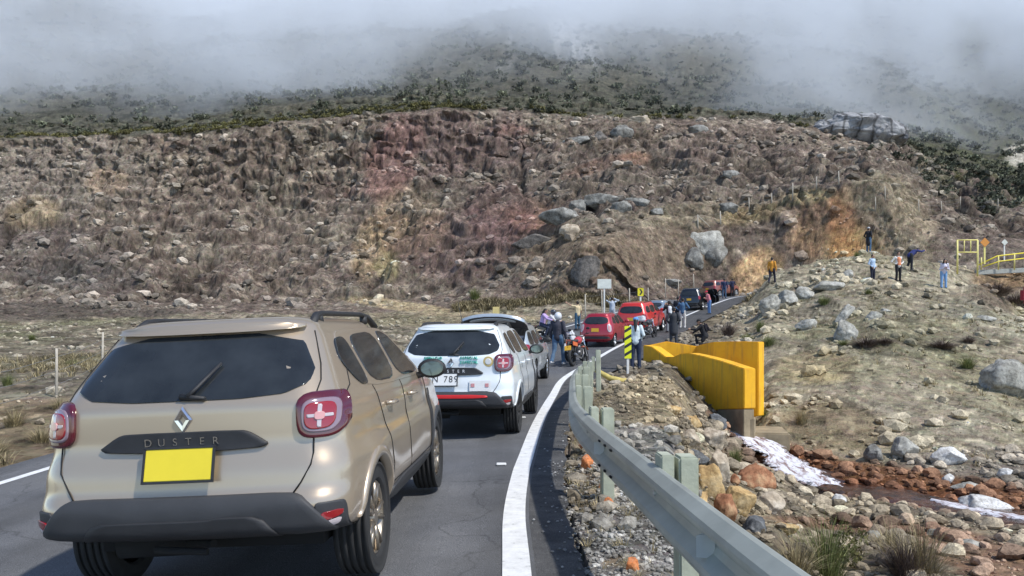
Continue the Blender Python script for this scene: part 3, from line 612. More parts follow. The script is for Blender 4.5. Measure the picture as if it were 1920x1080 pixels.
for a_ in [
 ('green_tuft',1548,1095,185,'green tussock growing at the bottom of the photo beside the rail','grass_tuft',2.5,1.35),
 ('yellow_shrub',1590,1068,95,'small yellow green bush rising out of the nearest tussock','shrub',2.5,1.3),
 ('dry_tuft',1492,1080,150,'pale mixed tussock behind the rail at the left of the nearest ones','grass_tuft',2.5,1.1),
 ('dry_tuft',1672,1058,130,'brown dry tussock between the green one and the reddish bank','grass_tuft',2.5,1.3),
 ('dry_tuft',1728,1085,190,'largest dry brown tussock near the bottom on the right','grass_tuft',2.5,1.2),
 ('twig_bush',1695,1088,150,'dark tangle of dead stems between the two dry tussocks','twig_bush',2.5,1.4),
 ('green_tuft',1378,868,56,'dark green tuft at the foot of the concrete wall','grass_tuft',2.5,1),
 ('green_tuft',1432,785,30,'green tuft behind the end of the yellow wall','grass_tuft',24,1),
 ('dry_tuft',1502,800,56,'grey dry tussock above the stream bank','grass_tuft',2.5,1.2),
 ('green_tuft',1425,622,38,'green tuft by the road side on the mound, upper of two','grass_tuft',30,1.2),
 ('green_tuft',1440,648,60,'green spreading tussock behind the yellow wall','grass_tuft',30,.7),
 ('green_tuft',1400,640,50,'olive tussock between the brown bush and the yellow wall','grass_tuft',30,.7),
 ('twig_bush',1366,632,56,'round brown leafless bush beside the shoulder','twig_bush',30,1.3),
 ('green_tuft',1545,575,48,'green tuft under the pale outcrop','grass_tuft',30,.8),
 ('green_tuft',1605,484,26,'green tussock on the crest left of the tall standing man','grass_tuft',40,1),
 ('twig_bush',1625,652,90,'purple grey low bush in front of the broken rock','twig_bush',25,.6),
 ('green_tuft',1580,650,40,'small green tuft left of the purple bush','grass_tuft',25,.6),
 ('twig_bush',1660,648,60,'purple grey low bush, right of its twin','twig_bush',25,.6),
 ('twig_bush',1765,654,110,'wide brown purple low bush in the middle of the mound','twig_bush',25,.45),
 ('twig_bush',1815,645,50,'brown low bush at the right end of the wide one','twig_bush',25,.8),
 ('green_tuft',1812,690,66,'green grey tussock right of the path','grass_tuft',25,.7),
 ('dry_tuft',1735,725,22,'small dark tuft alone on the bare slope','grass_tuft',22,1),
 ('dry_tuft',1645,533,22,'small dry tuft by the feet of the man in pale blue','grass_tuft',40,.9),
 ('green_tuft',1628,555,34,'low green tuft on the mound below the man in pale blue','grass_tuft',36,.6),
 ('twig_bush',1870,570,110,'brown purple thicket in the hollow near the right edge','twig_bush',48,.6),
 ('twig_bush',1905,572,90,'reddish brown thicket at the right edge in the hollow','twig_bush',48,.7),
 ('dry_tuft',1700,665,14,'tiny tuft beside the path','grass_tuft',25,.8),
 ('green_tuft',12,725,46,'green tuft at the left edge of the photo','grass_tuft',12,1.1),
 ('dry_tuft',25,800,90,'straw coloured tussock at the left edge near the road','grass_tuft',9,.9),
 ('dry_tuft',75,830,90,'straw coloured tussock beside the left road line','grass_tuft',9,.8),
 ('dry_tuft',-10,850,90,'cropped straw tussock on the bank at the far left','grass_tuft',9,.8),
 ('dry_tuft',110,770,60,'dry tussock behind the left tail light of the beige car','grass_tuft',11,.9),
 ('green_tuft',60,640,30,'pale green tuft far out on the left field','grass_tuft',25,.8),
 ('green_tuft',133,690,40,'pale green tuft right of the fence post on the left','grass_tuft',14,.8),
 ('dark_shrub',133,655,22,'small dark bush alone on the left field','shrub',25,.7),
 ('green_tuft',890,560,50,'yellow green tussock at the foot of the cut behind the cars','grass_tuft',60,.9),
 ('green_tuft',1290,552,50,'green tussock behind the dark car','grass_tuft',62,.7),
 ('dark_shrub',1698,275,38,'dark bush at the right foot of the rock dome','shrub',120,1),
 ('dark_shrub',1702,298,34,'dark round bush just below the rock dome','shrub',110,.9),
 ('dark_shrub',1632,284,34,'dark bush under the middle of the rock dome','shrub',110,.9),
 ('dark_shrub',1562,262,20,'small dark bush at the left foot of the rock dome','shrub',110,1),
 ('dark_shrub',1840,325,60,'wide dark bush on the upper right slope','shrub',95,.7),
 ('dark_shrub',1905,345,46,'dark bush at the right edge on the upper slope','shrub',90,.9),
 ('yellow_shrub',1795,340,26,'yellowish bush on the upper right slope','shrub',95,.9),
]: plant(*a_)
# bushes in a row on the brow of the cut
names = ['first','second','third','fourth','fifth','sixth','seventh','eighth','ninth','tenth','eleventh','twelfth']
for i, (px, py, w) in enumerate([(620,214,30),(655,212,26),(700,204,32),(735,202,30),(770,200,30),(815,198,36),(850,200,30),(884,200,44),(915,203,26),(955,208,48),(990,205,30),(1040,212,34)]):
    plant('dark_shrub', px, py, w, '%s bush from the left on the brow of the cut slope' % names[i], 'shrub', 119, .85, 'bushes on the brow of the cut')
# uncountable scrub, dry grass
def massed(name, mask, n, proto, smin, smax, m, seed, tint=(.6, 1.5), up=1.0):
    r = np.random.RandomState(seed); p = (mask * cellA).ravel(); p = p / p.sum(); idx = r.choice(len(p), n, p=p); V0, F0, T0 = proto; V0 = np.array(V0); F0 = np.array(F0); T0 = np.array(T0)
    V = []; F = []; T = []
    for k, i in enumerate(idx):
        s = r.uniform(smin, smax); a = r.rand() * 6.28; R = np.array([[math.cos(a), -math.sin(a), 0], [math.sin(a), math.cos(a), 0], [0, 0, up]])
        V.append((V0 * s) @ R.T + Pf[i]); F.append(F0 + k * len(V0)); T.append(T0 * r.uniform(*tint))
    return link(name, mesh_np(name, np.concatenate(V), np.concatenate(F), m, False, {'tint': np.concatenate(T)}), kind='stuff')
massed('mountain_scrub', sstep(.3, .8, veg) * (AY < 300) * vis * (.3 + 2 * sstep(-.02, .1, c1)), 4200, shrub(60, .9, .55, 11, .22, 9), .4, 1.5, L_DARK, 12, (.5, 2.2), 1.15)
massed('slope_scrub', sstep(84, 110, AY) * (AY < 136) * sstep(1640, 1780, pxv) * sstep(-.05, .08, c1) * vis, 260, shrub(90, .8, .6, 13, .17, 6), .5, 1.6, L_DARK, 14, (.5, 2))
massed('brow_scrub', sstep(119, 122, AY) * (AY < 128) * sstep(.2, .6, veg) * vis, 520, shrub(90, .9, .5, 15, .18, 8), .4, 1.1, L_YEL, 16, (.4, 1.3), .9)
massed('dry_field_grass', lf * offroad * (AY < 34) * (AX > -16) * sstep(-.12, .1, c1 + c2), 1300, blades(16, .26, .3, 17, .009, .5, 2), .5, 1.3, G_DRY, 18, (.5, 1.4))
massed('slope_grass', mo * offroad * (AY < 58) * sstep(.02, .12, c2), 700, blades(14, .22, .25, 19, .008, .5, 2), .5, 1.3, G_DRY, 20, (.4, 1.3))
massed('verge_grass', em * offroad * (rsd < rs + .7) * (AY < 18), 260, blades(16, .09, .12, 23, .003, .5, 2), .4, 1.3, G_DRY, 24, (.6, 1.3))
massed('cut_foot_grass', (1 - steep) * sstep(66, 70, AY) * (AY < 76) * (pxv > 850) * (pxv < 1420) * offroad, 700, blades(22, .7, .6, 21, .03, .5, 2), .5, 1.4, G_DRY, 22, (.35, 1.0))
# ---------------- stream ----------------
t = NT('stream_water'); f = t.noise(3.2, 8, rough=.7); t.l(t.ramp(f, [(.4, (.03, .016, .01)), (.55, (.09, .035, .018)), (.66, (.16, .09, .06))]), t.p.inputs['Base Color']); t.p.inputs['Roughness'].default_value = .12
t.bump(t.noise(9, 4), .5, .05); M_WATER = t.m
t = NT('foaming_water'); tc = t.n('TexCoord'); mp = t.n('Mapping'); mp.inputs['Scale'].default_value = (1.6, 7, 1); t.l(tc.outputs['UV'], mp.inputs[0]); nn = t.n('TexNoise'); nn.inputs['Scale'].default_value = 1.4; nn.inputs['Detail'].default_value = 9; nn.inputs['Roughness'].default_value = .7; nn.inputs['Distortion'].default_value = .6; t.l(mp.outputs[0], nn.inputs['Vector']); f = nn.outputs['Fac']; t.l(t.ramp(f, [(.36, (.13, .06, .035)), (.43, (.36, .27, .25)), (.5, (.72, .71, .74)), (.66, (.84, .84, .87))]), t.p.inputs['Base Color']); t.p.inputs['Roughness'].default_value = .45; 
sxy = t.n('SeparateXYZ'); t.l(tc.outputs['UV'], sxy.inputs[0]); e1 = t.n('Math', operation='SUBTRACT'); t.l(sxy.outputs[1], e1.inputs[0]); e1.inputs[1].default_value = .5; e2 = t.n('Math', operation='ABSOLUTE'); t.l(e1.outputs[0], e2.inputs[0])
e3 = t.n('Math', operation='MULTIPLY_ADD'); t.l(e2.outputs[0], e3.inputs[0]); e3.inputs[1].default_value = -1.1; e3.inputs[2].default_value = .42; n4 = t.noise(6, 6, rough=.7); e4 = t.n('Math', operation='ADD'); t.l(e3.outputs[0], e4.inputs[0]); t.l(n4, e4.inputs[1])
t.l(t.ramp(e4.outputs[0], [(.40, (0, 0, 0)), (.52, (1, 1, 1))]), t.p.inputs['Alpha']); t.bump(f, .6, .03); M_FOAM = t.m
def ribbon(name, P, w, m, dz, n=8, **k):
    V = []; F = []; T = np.gradient(P[:, :2], axis=0); T /= np.linalg.norm(T, axis=1)[:, None] + 1e-9
    for i, p in enumerate(P):
        ww = w[i] if hasattr(w, '__len__') else w; ww = ww * (1 + .12 * math.sin(i * .55 + len(P)) + .1 * math.sin(i * .23))
        for j in range(n + 1):
            s = (j / n - .5) * ww; x, y = p[0] - T[i,1] * s, p[1] + T[i,0] * s
            V.append((x, y, (p[2] if len(p) > 2 else 0) + dz - .06 * abs(2*s/ww) ** 3 + .02 * math.sin(x * 9 + y * 7) + .012 * math.sin(x * 23 - y * 17)))
    for i in range(len(P) - 1):
        for j in range(n): F.append((i*(n+1)+j, i*(n+1)+j+1, (i+1)*(n+1)+j+1, (i+1)*(n+1)+j))
    me = mesh_np(name, V, F, m, True); uv = me.uv_layers.new(name='flow'); K = n + 1
    d = np.r_[0, np.cumsum(np.linalg.norm(np.diff(np.asarray(P)[:, :2], axis=0), axis=1))]; li = np.empty(len(me.loops), np.int32); me.loops.foreach_get('vertex_index', li)
    uv.data.foreach_set('uv', np.stack([d[li // K], (li % K) / n], 1).astype(np.float32).ravel()); return link(name, me, **k)
SP = []
for p in SC[8:]:
    SP.append((p[0], p[1], ground(p[0], p[1]) if p[1] > 3 else -3))
SP = np.array(SP); SP[:, 2] = np.convolve(np.pad(SP[:, 2], 9, 'edge'), np.ones(19) / 19, 'valid')
sw = 1.9 + .45 * np.sin(np.arange(len(SP)) * .23); ribbon('stream', SP, sw, M_WATER, .17, kind='structure')
q = [i for i in range(len(SP)) if 15.0 < SP[i,1] < 17.8]
ribbon('rapids', SP[q], .5 * np.hanning(len(q) + 2)[1:-1] + .12, M_FOAM, .2, kind='structure')
q = [i for i in range(len(SP)) if 12.6 < SP[i,1] < 14.6]
ribbon('rapids', SP[q], .5 * np.hanning(len(q) + 2)[1:-1] + .1, M_FOAM, .2, kind='structure')
# ---------------- vehicles ----------------
def paint(name, c, metal=.5, rough=.32, dust=(.3, .26, .2), amt=.22):
    t = NT(name); f = t.noise(2.2, 6); t.p.inputs['Metallic'].default_value = metal; t.p.inputs['Roughness'].default_value = rough
    t.p.inputs['Coat Weight'].default_value = .8; t.p.inputs['Coat Roughness'].default_value = .07
    tc = t.n('TexCoord'); sx = t.n('SeparateXYZ'); t.l(tc.outputs['Object'], sx.inputs[0]); r = t.n('MapRange'); r.inputs[1].default_value = 1.1; r.inputs[2].default_value = .25; r.inputs[3].default_value = .12; r.inputs[4].default_value = 1; t.l(sx.outputs[2], r.inputs[0])
    m_ = t.n('Math', operation='MULTIPLY'); t.l(r.outputs[0], m_.inputs[0]); rr = t.ramp(f, [(.3, (0, 0, 0)), (.75, (amt * 2,) * 3)]); t.l(rr, m_.inputs[1])
    t.l(t.mix(m_.outputs[0], c, dust), t.p.inputs['Base Color'])
    rg = t.n('MapRange'); t.l(m_.outputs[0], rg.inputs[0]); rg.inputs[3].default_value = rough; rg.inputs[4].default_value = .75; t.l(rg.outputs[0], t.p.inputs['Roughness'])
    return t.m
def glass(name, c=(.02, .023, .025), rough=.04):
    t = NT(name); f = t.noise(2.5, 4); t.l(t.ramp(f, [(.35, tuple(x * .7 for x in c)), (.65, tuple(x * 1.5 for x in c))]), t.p.inputs['Base Color']); t.p.inputs['Roughness'].default_value = rough
    t.p.inputs['IOR'].default_value = 1.52; t.p.inputs['Specular IOR Level'].default_value = .6; return t.m
MC = {'glass': glass('window_glass', rough=.07), 'black': mat('black_plastic', (.022,.022,.023), .55, var=.25, bump=.25, bs=300), 'trim': mat('grey_black_bumper', (.04,.041,.043), .6, var=.2, vs=3, bump=.2, bs=250),
 'rubber': mat('tyre_rubber', (.022,.022,.022), .8, var=.3, vs=9), 'alloy': mat('bronze_alloy', (.36,.31,.25), .35, .85), 'silver_alloy': mat('silver_alloy', (.55,.56,.57), .3, .9), 'dark': mat('dark_underside', (.012,.012,.012), .9),
 'redlens': mat('red_lens', (.28,.012,.016), .12, coat=1), 'darkred': mat('dark_red_lens', (.085,.006,.014), .1, coat=1), 'clear': mat('clear_lens', (.5,.44,.44), .15, coat=1), 'pinkl': mat('bulb_lens', (.62,.3,.28), .2, coat=1),
 'chrome': mat('chrome', (.75,.76,.78), .12, 1), 'yplate': mat('yellow_plate', (.75,.6,.03), .5), 'wplate': mat('white_plate', (.72,.72,.7), .5), 'seam': mat('panel_gap', (.01,.01,.01), .8), 'mirror': mat('mirror_glass', (.16,.2,.19), .05, .6),
 'redstrip': mat('red_tape', (.62,.02,.02), .4), 'white': mat('white_lettering', (.8,.8,.8), .5), 'green': mat('green_lettering', (.05,.45,.35), .5), 'gold': mat('gold_emblem', (.62,.47,.2), .5), 'ink': mat('black_ink', (.03,.03,.03), .6), 'seat': mat('seat_fabric', (.06,.06,.065), .9)}
def smooth_loop(pts, n=3):
    P = [np.array(p, float) for p in pts]
    for _ in range(n):
        Q = []
        for i in range(len(P)):
            a, b = P[i], P[(i+1) % len(P)]; Q += [a * .8 + b * .2, a * .2 + b * .8]
        P = Q
    return np.array(P)
def resamp(P, n):
    Q = np.vstack([P, P[:1]]); d = np.r_[0, np.cumsum(np.linalg.norm(np.diff(Q, axis=0), axis=1))]; s = np.linspace(0, d[-1], n, endpoint=False)
    return np.stack([np.interp(s, d, Q[:, k]) for k in range(2)], 1)
class Car:
    def __init__(s, L, Wd, H, prof_r, prof_f, prof_w, rad_r=.22, rad_f=.35, wb=2.67, ro=.82, wr=.34, ov=.06, flare=.02, roofc=.05, z0=.3):
        s.L, s.W, s.H, s.pr, s.pf, s.pw = L, Wd, H, np.array(prof_r), np.array(prof_f), np.array(prof_w)
        s.rr, s.rf, s.wb, s.ro, s.wr, s.ov, s.flare, s.z0, s.roofc = rad_r, rad_f, wb, ro, wr, ov, flare, z0, roofc
    def _i(s, T, z): 
        # smooth interpolation of a profile table
        k = [-.025, -.012, 0, .012, .025]; return sum(np.interp(z + d, T[:,0], T[:,1]) for d in k) / 5
    def yr(s, z): return s._i(s.pr, z)
    def yf(s, z): return s._i(s.pf, z)
    def w(s, z, y=None):
        b = s._i(s.pw, z)
        if y is not None and s.flare:
            for yc in (s.ro, s.ro + s.wb): b = b + s.flare * np.exp(-((y - yc) / .42) ** 2) * np.exp(-((z - .68) / .22) ** 2)
        return b
    def taper(s, y, z=0):
        m = s.L * .48; u = (y - m) / (s.L / 2); return 1 - np.where(u < 0, .045, .07) * np.abs(u) ** 2.6
    def side(s, y, z, off=0, sg=1): return np.array([sg * (float(s.w(z, y) * s.taper(y)) + off), y, z])
    def rear(s, x, z, off=0):
        y = s.yr(z)
        for _ in range(3):
            w = s.w(z, y); tp = s.taper(y); q = min(abs(x) / tp, w * .9999); r = s.rr; c = q - (w - r)
            y = s.yr(z) + s.ov * (q / w) ** 2 + (r - math.sqrt(max(r*r - max(c, 0)**2, 0)))
        # push out along the plan normal
        nx = 0 if c <= 0 else c / r; ny = -math.sqrt(max(1 - nx*nx, 0))
        return np.array([x + math.copysign(nx * off, x), float(y) + ny * off, z])
    def front(s, x, z, off=0):
        y = s.yf(z); w = s.w(z, y) * s.taper(y); q = min(abs(x), w * .9999); r = s.rf; c = q - (w - r)
        return np.array([x, float(y) - s.ov * 2 * (q / w) ** 2 - (r - math.sqrt(max(r*r - max(c, 0)**2, 0))) + off, z])
    def body(s, m, parent, doors=None, hole=None):
        zs = np.concatenate([np.linspace(s.z0, s.H - .09, 56)]); rings = []
        for z in zs:
            yr, yf, pts = float(s.yr(z)), float(s.yf(z)), []
            w0 = float(s.w(z)); rr = min(s.rr, w0 * .9); rf = min(s.rf, w0 * .9, (yf - yr) * .3)
            for q in np.linspace(0, 1, 12): x = (w0 - rr) * q; pts.append((x, yr + s.ov * (x / w0) ** 2))
            for a in np.linspace(0, 1, 10)[1:]:
                a = a * PI / 2; x = w0 - rr + rr * math.sin(a); pts.append((x, yr + s.ov * (x / w0) ** 2 + rr - rr * math.cos(a)))
            ya, yb = pts[-1][1], yf - s.ov * 2 - rf
            for q in np.linspace(0, 1, 46)[1:]: pts.append((w0, ya + (yb - ya) * q))
            for a in np.linspace(0, 1, 10)[1:]:
                a = a * PI / 2; pts.append((w0 - rf + rf * math.cos(a), yb + (rf) * math.sin(a) + s.ov * 2 * (1 - ((w0 - rf + rf * math.cos(a)) / w0) ** 2)))
            for q in np.linspace(1, 0, 12)[1:]: x = (w0 - rf) * q; pts.append((x, yf - s.ov * 2 * (x / w0) ** 2))
            out = []
            for x, y in pts:
                xx = x / w0 * float(s.w(z, y)) * float(s.taper(y)) if x > w0 - rr * .5 else x * float(s.taper(y))
                out.append((xx, y, z))
            ring = out + [(-a, b, c) for a, b, c in out[-2:0:-1]]
            rings.append(ring)
        top = np.array(rings[-1]); cy = (top[:,1].min() + top[:,1].max()) / 2 + .0
        for k in (.985, .955, .9, .8, .6, .35, .12):
            h = (1 - k ** 2.2); r_ = top.copy(); lift = .09 * min(1, (1 - k) * 6) ** .5 * .75 + s.roofc * h * .5
            r_[:, 0] *= k; r_[:, 1] = cy + (r_[:, 1] - cy) * (k * .6 + .4 if k > .5 else k * 1.4); r_[:, 2] += lift; rings.append([tuple(q) for q in r_])
        bm = bmesh.new(); R = [[bm.verts.new(p) for p in r] for r in rings]; n = len(R[0])
        for a, b in zip(R[:-1], R[1:]):
            for i in range(n): bm.faces.new((a[i], a[(i+1) % n], b[(i+1) % n], b[i]))
        bm.faces.new(R[-1]); bm.faces.new(R[0][::-1])
        for f in bm.faces: f.smooth = True
        bmesh.ops.recalc_face_normals(bm, faces=bm.faces[:])
        me = bpy.data.meshes.new('body'); bm.to_mesh(me); bm.free(); me.materials.append(m); me.materials.append(MC['dark'])
        o = link('body', me, parent)
        cb = bmesh.new()
        for yc in (s.ro, s.ro + s.wb):
            for sg in (-1, 1):
                M = Matrix.Translation((sg * (s.W / 2 - .06), yc, s.wr)) @ Matrix.Rotation(PI / 2, 4, 'Y')
                bmesh.ops.create_cone(cb, cap_ends=True, segments=40, radius1=s.wr + .055, radius2=s.wr + .055, depth=.56, matrix=M)
        if hole:
            for (c, d) in hole: bmesh.ops.create_cube(cb, size=1, matrix=Matrix.Translation(c) @ Matrix.Diagonal((*d, 1)))
        cm = bpy.data.meshes.new('cut'); cb.to_mesh(cm); cb.free(); cm.materials.append(MC['dark']); co = bpy.data.objects.new('cut', cm)
        md = o.modifiers.new('b', 'BOOLEAN'); md.operation = 'DIFFERENCE'; md.object = co; md.solver = 'EXACT'; md.material_mode = 'TRANSFER'
        nm = baked(o); o.modifiers.clear(); o.data = nm
        bpy.data.objects.remove(co)
        nm.update(); es = nm.attributes.new('sharp_edge', 'BOOLEAN', 'EDGE') if 'sharp_edge' not in nm.attributes else nm.attributes['sharp_edge']
        b2 = bmesh.new(); b2.from_mesh(nm)
        for e in b2.edges:
            if len(e.link_faces) == 2 and (e.calc_face_angle(0) > .6): e.smooth = False
        b2.to_mesh(nm); b2.free(); return o
def disc_fill(name, P, fn, offs, m, parent, ctr=None, rings=(1, .985, .9, .7, .45, .2), edge=-.012, smooth=True):
    """P: outline in panel coordinates; fn(u, v, off) -> point; a thin shell with turned-in edge"""
    P = np.asarray(P); c = np.array(ctr) if ctr is not None else P.mean(0); V = []; F = []; n = len(P)
    R = [(1, edge)] + [(r, offs * (.8 if r == 1 else 1)) for r in rings]
    for r, of in R:
        for p in P: q = c + (p - c) * r; V.append(fn(q[0], q[1], of))
    V.append(fn(c[0], c[1], offs))
    for k in range(len(R) - 1):
        for i in range(n): F.append((k*n+i, k*n+(i+1)%n, (k+1)*n+(i+1)%n, (k+1)*n+i))
    b = (len(R) - 1) * n; bm = bmesh.new(); vv = [bm.verts.new(v) for v in V]
    for f in F: bm.faces.new([vv[i] for i in f])
    for i in range(n): bm.faces.new((vv[b+i], vv[b+(i+1)%n], vv[-1]))
    for f in bm.faces: f.smooth = smooth
    bmesh.ops.recalc_face_normals(bm, faces=bm.faces[:]); me = bpy.data.meshes.new(name); bm.to_mesh(me); bm.free(); me.materials.append(m); return link(name, me, parent)
def tubebm(bm, pts, r, seg=8, caps=True):
    pts = [Vector(p) for p in pts]; R = []
    rs_ = r if hasattr(r, '__len__') else [r] * len(pts)
    for i, p in enumerate(pts):
        d = (pts[min(i+1, len(pts)-1)] - pts[max(i-1, 0)]).normalized(); a = d.cross(Vector((0, 0, 1)) if abs(d.z) < .9 else Vector((1, 0, 0))).normalized(); b = d.cross(a)
        R.append([bm.verts.new(p + (a * math.cos(t_) + b * math.sin(t_)) * rs_[i]) for t_ in [2 * PI * k / seg for k in range(seg)]])
    for A, B in zip(R[:-1], R[1:]):
        for k in range(seg): f = bm.faces.new((A[k], A[(k+1)%seg], B[(k+1)%seg], B[k])); f.smooth = True
    if caps: bm.faces.new(R[0][::-1]); bm.faces.new(R[-1])
def boxbm(bm, c, d, rot=None, bev=0):
    M = Matrix.Translation(c) @ (rot.to_matrix().to_4x4() if rot else Matrix()) @ Matrix.Diagonal((*d, 1)); r = bmesh.ops.create_cube(bm, size=1, matrix=M)
    if bev:
        es = list({e for v in r['verts'] for e in v.link_edges}); bmesh.ops.bevel(bm, geom=es, offset=bev, segments=2, affect='EDGES')
def fin(name, bm, m, parent=None, **k):
    bmesh.ops.recalc_face_normals(bm, faces=bm.faces[:]); me = bpy.data.meshes.new(name); bm.to_mesh(me); bm.free(); me.materials.append(m); return link(name, me, parent, **k)
def text1(name, s, size, m, parent, loc, rot=(PI/2, 0, 0), ext=.001, al='CENTER', sx=1):
    cu = bpy.data.curves.new(name, 'FONT'); cu.body = s; cu.size = size; cu.align_x = al; cu.align_y = 'CENTER'; cu.extrude = ext; o = bpy.data.objects.new(name, cu)
    me = baked(o); bpy.data.objects.remove(o); me.materials.append(m)
    q = link(name, me, parent); q.location = loc; q.rotation_euler = rot; q.scale = (sx, 1, 1); return q
def text(name, s, size, m, parent, loc, rot=(PI/2, 0, 0), ext=.001, al='CENTER', sx=1):
    adv = .62 * size * sx; n = len(s)
    for i, ch in enumerate(s):
        if ch == ' ': continue
        off = Euler(rot).to_matrix() @ Vector(((i - (n - 1) / 2) * adv, 0, 0))
        text1('letter' if ch.isalpha() else 'digit', ch, size, m, parent, tuple(Vector(loc) + off), rot, ext, al, sx)
def wheel(parent, c, r, w, rim, sg, spokes=5, name='wheel', double=True):
    e = bpy.data.objects.new(name, None); C.objects.link(e); e.parent = parent; e.location = c; e.rotation_euler = (0, 0, 0 if sg > 0 else PI)
    # tyre as a lathe with tread grooves; local x points outwards
    h = w / 2; ir = r * .66
    prof = [(-h * .75, ir), (-h * .98, ir + .02), (-h, r * .85), (-h * .93, r * .955)]
    for k in range(5):
        a = -h * .82 + k * h * .41 * .98; b = a + h * .36; prof += [(a - .0005, r - .012 if k else r * .985), (a, r), (b - .012, r), (b - .0115, r - .012)]
    prof += [(h * .93, r * .955), (h, r * .85), (h * .98, ir + .02), (h * .72, ir)]
    def lathe(prof, m, nm, par, seg=56, close=True):
        bm = bmesh.new(); R = []
        for x, q in prof: R.append([bm.verts.new((x, q * math.cos(2*PI*k/seg), q * math.sin(2*PI*k/seg))) for k in range(seg)])
        for A, B in zip(R[:-1], R[1:]):
            for k in range(seg): f = bm.faces.new((A[k], A[(k+1)%seg], B[(k+1)%seg], B[k])); f.smooth = abs(A[0].co.x - B[0].co.x) > .004
        if close: bm.faces.new(R[-1]); bm.faces.new(R[0][::-1])
        return fin(nm, bm, m, par)
    ty = lathe(prof + [(h * .55, ir * .97), (-h * .7, ir * .97)], MC['rubber'], 'tyre', e, close=False)
    bm = bmesh.new(); seg = 48
    def ring(x, q): return [bm.verts.new((x, q * math.cos(2*PI*k/seg), q * math.sin(2*PI*k/seg))) for k in range(seg)]
    R = [ring(h * .74, ir * 1.02), ring(h * .82, ir * .99), ring(h * .74, ir * .94), ring(h * .2, ir * .9), ring(-h * .4, ir * .88)]
    for A, B in zip(R[:-1], R[1:]):
        for k in range(seg): f = bm.faces.new((A[k], A[(k+1)%seg], B[(k+1)%seg], B[k])); f.smooth = True
    for k in range(spokes):
        a = 2 * PI * k / spokes
        for da in ((-.17, .17) if double else (0,)):
            p0 = Vector((h * .62, .05 * math.cos(a), .05 * math.sin(a))); p1 = Vector((h * .74, ir * .95 * math.cos(a + da * 1.3), ir * .95 * math.sin(a + da * 1.3)))
            tubebm(bm, [p0, p0.lerp(p1, .5) + Vector((.004, 0, 0)), p1], [.024, .02, .019], 6)
    bmesh.ops.create_cone(bm, cap_ends=True, segments=20, radius1=.065, radius2=.05, depth=.05, matrix=Matrix.Translation((h * .6, 0, 0)) @ Matrix.Rotation(PI/2, 4, 'Y'))
    fin('rim', bm, rim, e)
    bm = bmesh.new(); bmesh.ops.create_cone(bm, cap_ends=True, segments=32, radius1=ir * .9, radius2=ir * .9, depth=.02, matrix=Matrix.Translation((-h * .2, 0, 0)) @ Matrix.Rotation(PI/2, 4, 'Y'))
    bmesh.ops.create_cone(bm, cap_ends=True, segments=32, radius1=.15, radius2=.15, depth=.03, matrix=Matrix.Translation((h * .1, 0, 0)) @ Matrix.Rotation(PI/2, 4, 'Y'))
    fin('brake_disc', bm, MC['dark'], e); return e
def seam(parent, pts, m=None, r=.004):
    bm = bmesh.new(); tubebm(bm, pts, r, 6); return fin('panel_gap', bm, m or MC['seam'], parent)
def finish_car(root, car, px_off=None, loc=(0,0,0), rz=0, roll=0, pitch=0):
    root.rotation_mode = 'XYZ'; root.location = loc; root.rotation_euler = (pitch, roll, rz)
